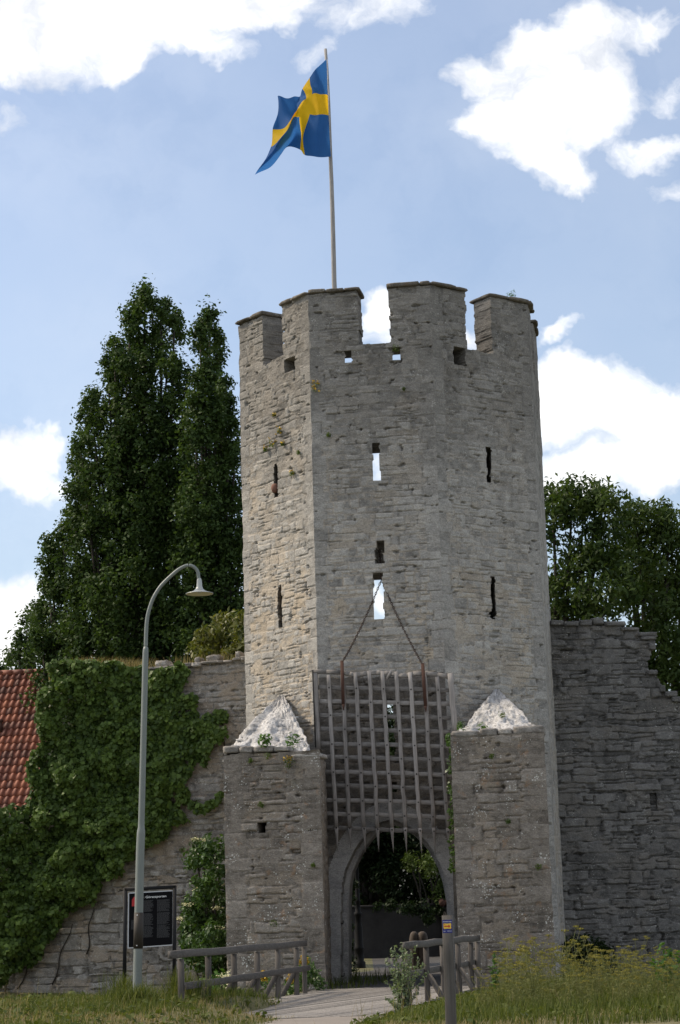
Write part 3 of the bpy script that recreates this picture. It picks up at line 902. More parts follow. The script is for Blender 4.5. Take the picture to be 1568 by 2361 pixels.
panel_mesh({0: body, 2: mer[1], 3: mer[2], 8: gate_wall, 9: arch_front}, C1, C2, -1.0, ZT, .03, solC, thickT, 102, STY_T, rtC, corner=(K1, K2), splay=splayC,
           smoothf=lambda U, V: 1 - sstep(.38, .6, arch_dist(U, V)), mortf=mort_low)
# right face
uE = on_plane(1075, 740, C2, C3)[0]; uF = on_plane(1134, 760, C2, C3)[0]
hr = holes(C2, C3, [(1046, 800, 1074, 842), (1122, 1030, 1133, 1112), (1133, 1328, 1143, 1428)], 33, .035)
zcr = on_plane(1105, 810, C2, C3)[1]
crR = lambda U, V: (V > zcr + .05 * (vnoise(U * 4, 0 * U, 77) - .5)) & (U > uE + .07 * (vnoise(V * 4, 0 * V, 78) - .5)) & (U < uF + .05 * (vnoise(V * 5, 0 * V, 79) - .5))
solR = lambda U, V: topmask(U, V, 3) & ~hr(U, V) & ~crR(U, V)
rtR = lambda U, V: np.where(V < zcr, 0, np.where(U < (uE + uF) / 2, 3, 4))
panel_mesh({0: body, 3: mer[2], 4: mer[3]}, C2, C3, -1.0, ZT, .03, solR, thickT, 103, STY_T, rtR, corner=(K2, K3), splay=side_splay(C2, C3, [(1122, 1030, 1133, 1112), (1133, 1328, 1143, 1428)]), mortf=lambda U, V: mort_low(U, V) * .75, dscale=.85)
# far right face, its crenel and last merlon
crQ = lambda U, V: (V > zcr) & (U > .95) & (U < 1.9)
solQ = lambda U, V: topmask(U, V, 4) & ~crQ(U, V)
rtQ = lambda U, V: np.where(V < zcr, 0, np.where(U < 1.4, 4, 5))
panel_mesh({0: body, 4: mer[3], 5: mer[4]}, C3, C4, -1.0, ZT, .04, solQ, thickT, 104, STY_T, rtQ, corner=(K3, K4), mortf=lambda U, V: mort_low(U, V) * .4, dscale=.6)
# hidden backs of the shell, coarse
solid_all = lambda U, V: topmask(U, V, 5) & ~((V > ZC) & (np.mod(U, 2.1) > 1.3))
panel_mesh({0: body}, C7, C0, -1.0, ZT, .09, lambda U, V: topmask(U, V, 6) & ~((V > ZC) & (U < 1.2)), thickT, 105, STY_T, corner=(None, K0))
panel_mesh({0: body}, C4, C5, -1.0, ZT, .09, lambda U, V: topmask(U, V, 7) & ~((V > ZC) & (U > 1.3)), thickT, 106, STY_T, corner=(K4, None))
for (A_, B_) in ((C0, C1), (C2, C3), (C3, C4)):     # inner faces of the side walls
    A_, B_ = np.asarray(A_), np.asarray(B_); t_ = (B_ - A_) / np.linalg.norm(B_ - A_); n_ = np.array([t_[1], -t_[0]])
    for (za, zb, th) in ((-1.0, 5.6, 1.22), (5.6, ZC - 1.1, 1.22), (ZC - 1.1, ZC - .02, .70)):
        ka, kb = (1.7 if za < 0 and A_[0] > 2 and A_[0] < 3 else .1), (1.1 if za < 0 and A_[0] < 0 else .1)
        p0, p1 = A_ - n_ * th + t_ * ka, B_ - n_ * th - t_ * kb
        body.add([(*p0, za), (*p1, za), (*p1, zb), (*p0, zb)], [(0, 3, 2, 1)], None, (.2, .0, .5))
body.build('wall', M_TOWER, tower)
mobj = []
for k in range(5): mobj.append(mer[k].build('merlon', M_TOWER, tower))


def copings(A, B, u0, u1, mb, seed, over0=.0, over1=.0):
    A, B = np.asarray(A), np.asarray(B); t = (B - A) / np.linalg.norm(B - A); n_ = np.array([t[1], -t[0]])
    rng = np.random.default_rng(seed); u = u0 - over0; k = 0
    while u < u1 + over1 - .02:
        w = min(rng.uniform(.45, .95), u1 + over1 - u)
        if u1 + over1 - u - w < .2: w = u1 + over1 - u
        dep = .95; ov = rng.uniform(.06, .13)
        c = A + t * (u + w / 2) + n_ * (ov - dep / 2)
        th = rng.uniform(.032, .058)
        slab(mb, (c[0], c[1], ZT + th - .03 + rng.uniform(-.01, .015)), np.array([*t, 0]) * (w / 2 - .003), np.array([*n_, 0]) * dep / 2, (0, 0, th), seed + k, .12, 4)
        u += w; k += 1


LL = lambda a, b: float(np.hypot(b[0] - a[0], b[1] - a[1]))
cop = [MB() for _ in range(5)]
copings(C0, C1, 0, uA, cop[0], 1, .06, .08)
copings(C0, C1, uB, LL(C0, C1), cop[1], 2, .07, .0); copings(C1, C2, 0, uC, cop[1], 3, .0, .07)
copings(C1, C2, uD, LL(C1, C2), cop[2], 4, .07, .0); copings(C2, C3, 0, uE, cop[2], 5, .0, .06)
copings(C2, C3, uF, LL(C2, C3), cop[3], 6, .08, .0); copings(C3, C4, 0, .95, cop[3], 7, .0, .06)
copings(C3, C4, 1.9, LL(C3, C4), cop[4], 8, .07, .0)
for k in range(5): cop[k].build('coping', M_COPING, mobj[k])

wb = MB(); q0, q1 = pt_on_plane(852, 1306, C1, C2, -.42), pt_on_plane(898, 1240, C1, C2, -.42)
slab(wb, (q0 + q1) / 2, (q1 - q0) * np.array([1, 1, 0]) / 2, np.array([0, .05, 0]), (0, 0, (q1 - q0)[2] / 2), 5, .1, 6)
wb.build('blocked_window', M_COPING, tower)
# archway: dressed voussoirs on the face, and a recessed inner ring
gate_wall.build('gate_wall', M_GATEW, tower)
af = arch_front.build('gate_arch', M_ASHLAR, tower)
tA, tB = np.asarray(C1), np.asarray(C2); tt = (tB - tA) / np.linalg.norm(tB - tA); tn = np.array([tt[1], -tt[0]])
def P3(u, z, off): p = tA + tt * u + tn * off; return (p[0], p[1], z)
ring = MB()
cen = np.array([np.mean([p[0] for p in arch_uv]), 1.6])
dd = dense(arch_uv, 5)
tang = np.gradient(dd, axis=0); nn = np.stack([tang[:, 1], -tang[:, 0]], 1); nn /= np.linalg.norm(nn, axis=1)[:, None] + 1e-9
if ((cen - dd[len(dd) // 4]) @ nn[len(dd) // 4]) < 0: nn = -nn
inner = dd + nn * .10; outer = dd - nn * .12
jo = (np.arange(len(dd)) // 7)
tone = np.random.default_rng(3).random(jo.max() + 1)[jo]
vv, qq, aa = [], [], []
for i in range(len(dd)):
    g_ = -.006 if (i % 7 == 0) else 0.0
    for (p, off) in ((outer[i], -.38 + g_), (inner[i] + nn[i] * .0, -.38 + g_), (inner[i] + nn[i] * (.035 + g_), -.415), (inner[i] + nn[i] * (.035 + g_), -.85), (inner[i] - nn[i] * .02, -.88), (inner[i] - nn[i] * .02, -1.24)):
        vv.append(P3(p[0], p[1], off)); aa.append((tone[i], .0 if g_ == 0 else .6, .5))
for i in range(len(dd) - 1):
    for k in range(5):
        a = i * 6 + k; qq.append((a, a + 1, a + 7, a + 6))
ring.add(vv, qq, None, aa)
ring.build('inner_arch', M_ASHLAR, af, smooth=False)
# iron hinge pins on the left jamb
for (x, y) in ((782, 2130), (784, 2251)):
    p = pt_on_plane(x, y, C1, C2, -.1); b_ = MB()
    tube(b_, [p, p + np.array([.10, -.03, 0]), p + np.array([.11, -.03, .08])], .016, 6)
    b_.build('hinge_pin', M_BOLT, tower)
# passage walls behind the arch; unseen vault added to keep the passage dark
pw = MB(); pw2 = MB()
sty_p = dict(h=(.12, .3), w=(.25, .8), opened=.6, depth=.05, prot=.03, mort=.03)
uL = arch_uv[0][0] + .12; uR = arch_uv[-1][0] - .0
a0 = tA + tt * (uL - .45) - tn * 1.2; a1 = tA + tt * (uL - 1.3) - tn * 6.2
panel_mesh({0: pw}, a0, a1, -.2, 4.9, .07, lambda U, V: V < 9, .3, 201, sty_p)
b0 = tA + tt * (uR + .1) - tn * 6.2; b1 = tA + tt * (uR + .1) - tn * 1.2
panel_mesh({0: pw2}, b0, b1, -.2, 4.9, .07, lambda U, V: V < 9, .3, 202, sty_p)
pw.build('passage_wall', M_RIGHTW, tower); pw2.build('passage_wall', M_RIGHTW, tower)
vt = MB()
us_ = np.linspace(uL - 1.5, uR + .4, 9)
vv = [P3(u, 4.75 + .6 * math.sin(math.pi * k / 8), off) for off in (-1.2, -6.2) for k, u in enumerate(us_)]
vv += [P3(u, 5.6, off) for off in (-1.2, -6.2) for u in us_]
qq = [(k, k + 1, k + 10, k + 9) for k in range(8)] + [(18 + k, 18 + k + 9, 18 + k + 10, 18 + k + 1) for k in range(8)] + [(9 + k, 10 + k, 28 + k, 27 + k) for k in range(8)]
vt.add(vv, qq); vt.build('added_passage_vault', M_RIGHTW, tower, smooth=False)
# red boulder wedged in the left loophole
bl = MB(); p = pt_on_plane(634, 1125, C0, C1, -.03)
rr = np.random.default_rng(4)
ph = [(0.0, -.15), (.07, -.13), (.10, -.05), (.11, .02), (.08, .10), (0, .13)]
lathe(bl, p, ph, 10); bl.build('wedged_stone', M_BRICK, tower)

# ------------------------------------------------------------------ buttresses
def sty_b(): return dict(quoin=((.26, .42), .36, .68), vert=(.40, .52, .9), h=(.16, .42), w=(.28, .85), opened=.52, depth=.055, prot=.018, mort=.03, split=.42)


BLa = at(517.5, 1900, 48.6)[:2]; BLb = at(741.5, 1900, 48.1)[:2]
zbl = at(630, 1729, 48.35)[2]
BRa = at(1046.5, 1900, 47.6)[:2]; BRb = at(1264.5, 1900, 47.3)[:2]
zbr = at(1148, 1685, 47.4)[2]


def buttress(a, b, ztop, back_r, back_l, seed, hole):
    m = MB(); sb0, sb1 = np.array([-.7, -.7]), np.array([.7, -.7])
    hf = holes(a, b, hole, seed, .03) if hole else (lambda U, V: np.zeros(U.shape, bool))
    top = lambda U, V: (V < ztop - .05 + .06 * (vnoise(U * 1.7, 0 * U, seed) - .5)) & ~hf(U, V)
    quoin = lambda U, V: np.maximum(1 - sstep(.35, .6, U), 1 - sstep(.35, .6, np.linalg.norm(b - a) - U)) * .6
    panel_mesh({0: m}, a, b, -1.0, ztop, .033, top, .6, seed, sty_b(), corner=((seed, sb0), (seed + 1, sb1)), smoothf=quoin)
    panel_mesh({0: m}, b, back_r, -1.0, ztop, .05, lambda U, V: V < ztop - .05, .4, seed + 2, sty_b(), corner=((seed + 1, sb1), None), dscale=.8)
    panel_mesh({0: m}, back_l, a, -1.0, ztop, .08, lambda U, V: V < ztop - .05, .4, seed + 3, sty_b(), corner=(None, (seed, sb0)), dscale=.8)
    # level top bed
    v = [(*(a + (b - a) * 0.01), ztop - .06), (*b, ztop - .06), (*back_r, ztop - .06), (*back_l, ztop - .06)]
    m.add(v, [(0, 1, 2, 3)], None, (.5, .3, .5))
    return m


brl = np.array([BLb[0] + .10, 52.6]); bll = np.array([BLa[0] + .7, 55.6])
bL = buttress(BLa, BLb, zbl, brl, bll, 301, [(591, 1897, 612, 1921)]).build('buttress', M_BUTT, tower)
br_r = np.array([BRb[0] + .62, 54.6]); br_l = np.array([BRa[0] + .7, 52.3])
bR = buttress(BRa, BRb, zbr, br_r, br_l, 341, None).build('buttress', M_BUTT, tower)


def butt_coping(a, b, ztop, seed, parent, pieces):
    m = MB(); t = (b - a) / np.linalg.norm(b - a); n_ = np.array([t[1], -t[0]]); L = np.linalg.norm(b - a)
    for k, (f0, f1, th, dz) in enumerate(pieces):
        w = (f1 - f0) * L; c = a + t * (f0 + f1) / 2 * L - n_ * .43
        slab(m, (c[0], c[1], ztop - .06 + th / 2 + dz), np.array([*t, 0]) * w / 2, np.array([*n_, 0]) * .44, (0, 0, th / 2), seed + k, .16, 5)
    m.build('coping', M_WALLTOP, parent)


butt_coping(BLa, BLb, zbl, 11, bL, [(-.01, .16, .17, .03), (.165, .30, .16, .02), (.31, .52, .15, .02), (.525, .68, .12, .02), (.69, 1.005, .10, -.16)])
butt_coping(BRa, BRb, zbr, 31, bR, [(-.0, .30, .15, -.05), (.31, .50, .19, -.05), (.51, .66, .14, -.03), (.665, 1.003, .20, -.04)])


def lime_cap(base, peak, ztop, parent, seed, prow=1.0):
    """roughly pyramidal lump of lime mortar leaning against the tower"""
    base = dense(base + [base[-1]], 30)[:-30]
    n_, m_ = len(base), 44
    rows = []
    for i in range(m_ + 1):
        f = i / m_
        f2 = (f * .955) ** prow
        p = np.stack([base[:, 0] * (1 - f2) + peak[0] * f2, base[:, 1] * (1 - f2) + peak[1] * f2, np.full(n_, (ztop - .06) * (1 - f ** .92) + peak[2] * f ** .92)], 1)
        k = np.arange(n_)
        a_ = ((fbm(k * .05, f * 4 + 0 * k, seed, 4, .6) - .5) * .55 + (fbm(k * .16, f * 26 + 0 * k, seed + 7, 4, .7) - .5) * .26) * (1 - f * .62) * (f > 0)
        st = .06 * ((f * 9 + 3 * fbm(k * .06, f * 3 + 0 * k, seed + 3, 3)) % 1)
        dirn = p[:, :2] - peak[:2]; dirn /= np.linalg.norm(dirn, axis=1)[:, None] + 1e-6
        p[:, :2] += dirn * (a_ + st * (1 - f))[:, None]; p[:, 2] += a_ * .5
        rows.append(p)
    mbx = MB(); ix_ = np.arange((m_ + 1) * n_).reshape(m_ + 1, n_)
    v = np.concatenate(rows)
    mbx.add(v, np.stack([ix_[:-1, :-1], ix_[:-1, 1:], ix_[1:, 1:], ix_[1:, :-1]], -1).reshape(-1, 4), None, np.stack([vnoise(v[:, 0] * 3, v[:, 2] * 4, seed), 0 * v[:, 0], 0 * v[:, 0]], 1))
    rg = np.random.default_rng(seed + 50)
    for k in range(34):     # rough stones bedded in the mortar
        f = 1 - (1 - rg.random()) ** .6; f = min(f, .93) * .75; b_ = base[rg.integers(0, n_)]
        p = np.array([b_[0] * (1 - f) + peak[0] * f, b_[1] * (1 - f) + peak[1] * f, (ztop - .06) * (1 - f) + peak[2] * f])
        if p[1] > peak[1] - .05: continue
        dr = p[:2] - peak[:2]; dr /= np.linalg.norm(dr) + 1e-6; ta = np.array([-dr[1], dr[0]])
        w_ = rg.uniform(.06, .20) * (1 - .5 * f); th = rg.uniform(.015, .035)
        p[:2] -= dr * .085
        slab(mbx, p + np.array([0, 0, th]), np.array([*ta, rg.normal(0, .1)]) * w_, np.array([*dr, -.12]) * rg.uniform(.07, .14), (0, 0, th), int(rg.integers(1e6)), .3, 3, a=np.array([rg.random(), 0, 0]))
    mbx.build('lime_cap', M_LIME, parent)


lime_cap([tuple(at(538, 1700, 54.6)[:2]), tuple(at(515, 1704, 51.6)[:2]), tuple(at(522, 1704, 49.3)[:2]), tuple(at(640, 1704, 49.2)[:2]), tuple(at(723, 1704, 49.3)[:2]), tuple(at(723, 1700, 52.4)[:2])],
         pt_on_plane(650, 1604, C0, C1, .02), zbl, bL, 401)
lime_cap([tuple(at(1050, 1690, 52.0)[:2]), tuple(at(1050, 1690, 48.7)[:2]), tuple(at(1150, 1690, 48.5)[:2]), tuple(at(1246, 1690, 48.5)[:2]), tuple(at(1250, 1690, 53.2)[:2])],
         pt_on_plane(1146, 1591, C2, C3, .02), zbr, bR, 402)

# ------------------------------------------------------------------ portcullis
PO = .42
pc = lambda x, y, off=PO: pt_on_plane(660.7 + x * .28087, 1453.6 + y * .28087, C1, C2, off)
port = thing('portcullis', 'raised wooden portcullis grid of oak bars with spiked feet above archway', 'portcullis', tuple(pc(790, 1700)))
nrm3 = np.array([tn[0], tn[1], 0])
BARS = [((343, 365), (420, 1810)), ((457, 360), (527, 1790)), ((566, 345), (648, 1825)), ((678, 335), (758, 1820)), ((788, 335), (878, 1825)),
        ((900, 338), (987, 1830)), ((1013, 345), (1110, 1840)), ((1130, 350), (1222, 1840)), ((1237, 380), (1340, 1850))]
XB = [(467, 490), (580, 603), (693, 718), (805, 834), (930, 950), (1035, 1065), (1160, 1185), (1267, 1300), (1390, 1418), (1502, 1535), (1615, 1655)]
rng = np.random.default_rng(12)
for k, (ya, yb) in enumerate(XB):
    xa = 262 if k < 5 else 300
    xb = 1345 if k < 4 else 1395
    b_ = MB(); beam(b_, pc(xa, ya + (xa - 270) * (yb - ya) / 1075, PO - .06), pc(xb, yb + (xb - 1345) * (yb - ya) / 1075, PO - .06), .06, .108, (0, 0, 1), (rng.random(), 0, 0), seg=14, wob=.006, seed=k)
    b_.build('crossbar', M_OAKX, port)
for k, ((xa, ya), (xb, yb)) in enumerate(BARS):
    b_ = MB(); f = (1625 - ya) / (yb - ya)
    p0, p1 = pc(xa, ya), pc(xb, yb); pm = p0 + (p1 - p0) * f
    at3 = (rng.random(), 0, 0)
    beam(b_, p0, pm, .098, .07, nrm3, at3, seg=16, wob=.008, seed=40 + k)
    beam(b_, pm - (p1 - p0) * .002, p1, .098, .07, nrm3, at3, seg=4, wob=.0, taper=.10)
    bo = b_.build('bar', M_OAK, port)
    for j, (ya2, yb2) in enumerate(XB):
        if (j + k) % 2 and j != 10: continue
        # crossing of bar and crossbar
        yc = ya2 + (xa + (xb - xa) * .4 - 270) * (yb2 - ya2) / 1075
        xc = xa + (xb - xa) * (yc - ya) / (yb - ya)
        c_ = MB(); p = pc(xc, yc, PO + .033)
        tube(c_, [p, p + nrm3 * .012, p + nrm3 * .02], [.022, .020, .008], 8)
        c_.build('bolt', M_BOLT, bo)
b_ = MB(); beam(b_, pc(235, 340, PO - .02), pc(258, 975, PO - .02), .13, .09, nrm3, (.3, 0, 0), seg=6, wob=.006); b_.build('frame_post', M_OAK, port)
b_ = MB(); beam(b_, pc(213, 325, PO + .02), pc(240, 960, PO + .02), .03, .06, nrm3, (.0, 0, 0)); b_.build('edge_strip', M_BOLT, port)
b_ = MB(); beam(b_, pc(1345, 352, PO + .02), pc(1385, 845, PO + .02), .14, .09, nrm3, (.6, 0, 0), seg=6, wob=.008); b_.build('frame_post', M_OAK, port)
b_ = MB()
TOPL = [(215, 338), (330, 340), (445, 345), (520, 356), (560, 366), (610, 362), (660, 350), (740, 347), (800, 350), (860, 352), (920, 372), (990, 372), (1040, 356), (1130, 352), (1240, 362), (1330, 380)]
for (pa, pb) in zip(TOPL[:-1], TOPL[1:]):
    beam(b_, pc(*pa, PO - .02), pc(*pb, PO - .02), .10, .11, (0, 0, 1), (.15 if pa[0] < 430 else .7, 0, 0), bev=.02)
b_.build('top_beam', M_OAKX, port)
b_ = MB(); beam(b_, pc(822, 395, PO + .03), pc(862, 325, PO + .03), .05, .03, nrm3, (.9, 0, 0)); b_.build('splintered_slat', M_OAK, port)
for (xa, ya, xb, yb, xt) in ((455, 248, 466, 605, 468), (1117, 268, 1141, 620, 1143)):
    b_ = MB(); beam(b_, pc(xa, ya, PO + .06), pc(xb, yb, PO + .06), .085, .02, nrm3, (0, 0, 0))
    beam(b_, pc(xb, yb - 2, PO + .06), pc(xt, yb + 50, PO + .06), .085, .02, nrm3, (0, 0, 0), taper=.2)
    b_.build('iron_strap', M_RUST, port)


def chain(p0, p1, sag, parent, link=.085):
    L = np.linalg.norm(p1 - p0); n_ = int(L / (link * .72)); m = MB()
    pts = [p0 + (p1 - p0) * k / n_ + np.array([0, 0, -sag * 4 * (k / n_) * (1 - k / n_)]) for k in range(n_ + 1)]
    for k in range(n_):
        a, b = pts[k], pts[k + 1]; d = (b - a) / np.linalg.norm(b - a)
        s_ = np.cross(d, nrm3); s_ /= np.linalg.norm(s_)
        w = s_ if k % 2 else np.cross(d, s_)
        c = (a + b) / 2; ang = np.linspace(0, 2 * math.pi, 9)
        loop = [c + d * math.cos(t) * link * .52 + w * math.sin(t) * link * .26 for t in ang]
        tube(m, loop, .0105, 5, cap=False)
    return m.build('chain', M_CHAIN, parent)


chain(pc(463, 250, PO + .06), pt_on_plane(879, 1338, C1, C2, -.1), .10, port)
chain(pc(1112, 270, PO + .06), pt_on_plane(880, 1338, C1, C2, -.1), .10, port)
chain(pt_on_plane(879, 1338, C1, C2, -.08), pt_on_plane(875, 1268, C1, C2, -.35), .0, port)

# ------------------------------------------------------------------ flagpole and flag
pole = thing('flagpole', 'grey weathered wooden flagpole standing on top of the tower', 'flagpole', tuple(at(772, 690, 55)))
b_ = MB(); tube(b_, [at(x, y, 55) for x, y in ((779, 800), (775, 740), (770.5, 650), (769, 580), (767, 500), (764.5, 420), (762, 360), (758, 240), (754, 160), (750.5, 113))],
     [.075, .072, .069, .066, .062, .058, .054, .047, .044, .042], 12, (.5, 0, 0)); b_.build('pole', M_POLEW, pole)
b_ = MB(); tube(b_, [at(754.2, 137, 54.95), at(762.5, 363, 54.94)], .008, 5); b_.build('halyard', M_WHITEP, pole)
FG = {  # columns of the cloth: fly fraction -> photo position and depth at t = 1, .8, .6, .4, .2, 0
    0.0:   [(753, 136, 0), (754, 178, 0), (755.5, 219, 0), (757.5, 266, 0), (760, 314, 0), (763, 361, 0)],
    .155:  [(733, 157, -.15), (735, 187, -.15), (738, 217, -.2), (736, 265, -.2), (733, 315, -.25), (730, 361, -.3)],
    .3125: [(714, 177, -.1), (716, 196, -.15), (720, 215.5, -.2), (714, 263.5, -.1), (699.5, 315, .15), (702.6, 356, .0)],
    .4375: [(697, 204, .1), (702, 210, .0), (705, 227, -.1), (690, 266, .0), (695, 313, .2), (692, 349, .15)],
    .58:   [(690, 221, .35), (690, 232, .25), (690, 245, .1), (677, 273, -.1), (677, 308, .1), (665, 338, .2)],
    .72:   [(676, 227, .3), (682, 250, .25), (672, 278, .0), (664, 300, -.3), (662, 322, -.1), (648, 355, .1)],
    .86:   [(657, 227, .2), (664, 262, .1), (655, 292, -.15), (644, 324, -.4), (634, 348, -.2), (620, 385, .0)],
    1.0:   [(640, 218, .1), (640, 258, .0), (628, 296, -.1), (625, 334, -.25), (612, 368, -.1), (589, 405, .0)]}
cs = sorted(FG); ctrl = np.array([[at(x, y, 54.9 + d) for x, y, d in FG[c]] for c in cs])


def catmull(P, s):
    n_ = len(P); i = int(min(max(math.floor(s), 0), n_ - 2)); t = s - i
    p0, p1, p2, p3 = P[max(i - 1, 0)], P[i], P[i + 1], P[min(i + 2, n_ - 1)]
    return .5 * ((2 * p1) + (-p0 + p2) * t + (2 * p0 - 5 * p1 + 4 * p2 - p3) * t * t + (-p0 + 3 * p1 - 3 * p2 + p3) * t ** 3)


NS, NT = 90, 60; vv, aa = [], []
for i in range(NS + 1):
    s = i / NS
    k = np.interp(s, cs, np.arange(len(cs)))
    colp = np.array([catmull(ctrl[:, j], k) for j in range(6)])
    for j in range(NT + 1):
        t = j / NT
        p = catmull(colp, (1 - t) * 5)
        w = .12 * s ** .5 * math.sin(10 * s + 5 * t + 2 * math.sin(4 * t)) + .05 * math.sin(25 * s - 12 * t + 1.5 * math.sin(6 * t)) * min(1, s * 4)
        p = p + np.array([.012 * math.sin(17 * t + 5 * s) * s, w, 0])
        vv.append(p); aa.append((s, t, 0))
ix = np.arange((NS + 1) * (NT + 1)).reshape(NS + 1, NT + 1)
mb = MB(); mb.add(vv, np.stack([ix[:-1, :-1], ix[:-1, 1:], ix[1:, 1:], ix[1:, :-1]], -1).reshape(-1, 4), None, aa)
tag(mb.build('flag', M_FLAG, None, loc=tuple(at(756, 250, 55))), 'blue flag with yellow cross flying from the pole on the tower', 'flag')

# ------------------------------------------------------------------ town walls
LWa, LWb = (-13.0, 59.45), (-2.45, 56.6)
lw_poly = [on_plane(x, y, LWa, LWb) for x, y in [(600, 1515), (520, 1525), (470, 1531), (430, 1536), (340, 1541), (260, 1538), (180, 1545), (132, 1566), (122, 1640), (112, 1700), (92, 1780), (84, 1866), (0, 1882), (-150, 1900), (-150, 2500), (600, 2500)]]
lw = thing('town_wall', 'ivy-grown grey limestone town wall joining the tower on the left', 'wall', (-7, 58, 0))
m = MB()
split = lambda U: 2.9 + .5 * (fbm(U * .5, 0 * U, 66, 3) - .5)
hlw = holes(LWa, LWb, [(602 * 1.0 - 160, 1845, 455, 1862)], 61, .03)
inlw = lambda U, V: in_poly(U + .1 * (vnoise(V * 4, 0 * V, 62) - .5), V + .12 * (vnoise(U * 2.5, 0 * U, 63) - .5), lw_poly) & ~hlw(U, V)
panel_mesh({0: m}, LWa, LWb, -1.0, 11.2, .04, lambda U, V: inlw(U, V) & (V > split(U)), .9, 501, dict(vert=(.42, .54, .9), h=(.12, .32), w=(.25, .75), opened=.58, depth=.06, prot=.022, mort=.03))
panel_mesh({0: m}, LWa, LWb, -1.0, 4.0, .034, lambda U, V: inlw(U, V) & (V <= split(U)), .9, 502, dict(vert=(.33, .45, 1.0), h=(.22, .52), w=(.35, .95), opened=.70, depth=.09, prot=.035, mort=.022, split=.3, warp=.05))
lwo = m.build('wall', M_LEFTW, lw)
m = MB(); rng = np.random.default_rng(77); x = 345.0
tL = (np.asarray(LWb) - np.asarray(LWa)); tL /= np.linalg.norm(tL); nL = np.array([tL[1], -tL[0]])
while x < 585:
    w = rng.uniform(14, 58); y = np.interp(x + w / 2, [345, 430, 520, 600], [1540, 1535, 1524, 1515]) + rng.uniform(-1, 4)
    p = pt_on_plane(x + w / 2, y, LWa, LWb, rng.uniform(-.02, .1)); ww = w / 80.0
    th = rng.uniform(.025, .06)
    slab(m, p + np.array([*(-nL * .3), .01]), np.array([*tL, rng.uniform(-.03, .03)]) * ww * .53, np.array([*nL, 0]) * .38, (0, 0, th), int(x), .22, 5)
    if rng.random() < .4: slab(m, p + np.array([*(-nL * .3), .14]), np.array([*tL, 0]) * ww * .3, np.array([*nL, 0]) * .25, (0, 0, .09), int(x) + 7, .3, 5)
    x += w
m.build('capstones', M_WALLTOP, lw)

RWa, RWb = (5.55, 57.1), (14.0, 58.4)
rw = thing('ruined_wall', 'dark ruined stone wall stepping down right of the tower', 'wall', (9, 57.6, 0))
rw_poly = [on_plane(x, y, RWa, RWb) for x, y in [(1230, 1430), (1330, 1441), (1440, 1441), (1442, 1449), (1472, 1450), (1474, 1462), (1514, 1464), (1513, 1483), (1500, 1488), (1501, 1520), (1494, 1524), (1494, 1545), (1512, 1547), (1517, 1567), (1527, 1585), (1528, 1594), (1547, 1596), (1550, 1608), (1566, 1611), (1640, 1650), (1720, 1700), (1720, 2500), (1230, 2500)]]
m = MB()
hrw = holes(RWa, RWb, [(1499, 1829, 1516, 1868), (1498, 2245, 1512, 2262)], 81, .02)
panel_mesh({0: m}, RWa, RWb, -1.2, 11.0, .036, lambda U, V: in_poly(U + .08 * (vnoise(V * 6, 0 * V, 82) - .5), V + .05 * (vnoise(U * 4, 0 * U, 83) - .5), rw_poly) & ~hrw(U, V), .8, 601,
           dict(vert=(.36, .48, 1.0), h=(.13, .46), w=(.25, .85), opened=.60, depth=.09, prot=.035, mort=.022, split=.5, warp=.05))
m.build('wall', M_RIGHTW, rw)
m = MB()
for k in range(6):
    p = pt_on_plane(1508, 1833 + k * 6.5, RWa, RWb, -.26); slab(m, p, (.17, .03, 0), (0, .12, 0), (0, 0, .042), 900 + k, .2, 3)
m.build('blocked_loophole', M_RIGHTW, rw)
m = MB(); tR = (np.asarray(RWb) - np.asarray(RWa)); tR /= np.linalg.norm(tR); nR = np.array([tR[1], -tR[0]])
for k, (x0, x1, y, th) in enumerate([(1268, 1300, 1436, .07), (1298, 1335, 1438, .07), (1335, 1366, 1436, .08), (1366, 1392, 1432, .10), (1392, 1444, 1438, .07), (1430, 1474, 1450, .05), (1470, 1516, 1462, .06), (1476, 1514, 1471, .05),
                                     (1496, 1512, 1490, .10), (1494, 1516, 1550, .07), (1520, 1534, 1588, .10), (1532, 1562, 1600, .08), (1548, 1580, 1612, .08)]):
    p = pt_on_plane((x0 + x1) / 2, y, RWa, RWb, .03); ww = (x1 - x0) / 81.0
    slab(m, p + np.array([*(-nR * .28), 0]), np.array([*tR, 0]) * ww * .5, np.array([*nR, 0]) * .34, (0, 0, th), 700 + k, .22, 5, a=np.array([.75, 0, .5]))
m.build('capstones', M_RIGHTW, rw)

# ================================================================== footbridge
bridge = thing('wooden_footbridge', 'plank footbridge with grey timber railings leading into the archway', 'footbridge', (-.2, 40, 0))


def left_x(Y): return -1.238 + (Y - 44.7) * .1836
def right_x(Y): return 1.011 + (Y - 38) * .2136


def clip_poly(poly, a, b):
    """keep the part of a convex polygon left of the line a -> b"""
    out = []; d = np.array(b) - np.array(a)
    side = lambda p: d[0] * (p[1] - a[1]) - d[1] * (p[0] - a[0])
    for i in range(len(poly)):
        p, q = poly[i], poly[(i + 1) % len(poly)]; sp_, sq = side(p), side(q)
        if sp_ >= 0: out.append(p)
        if sp_ * sq < 0:
            t = sp_ / (sp_ - sq); out.append(p + (q - p) * t)
    return out


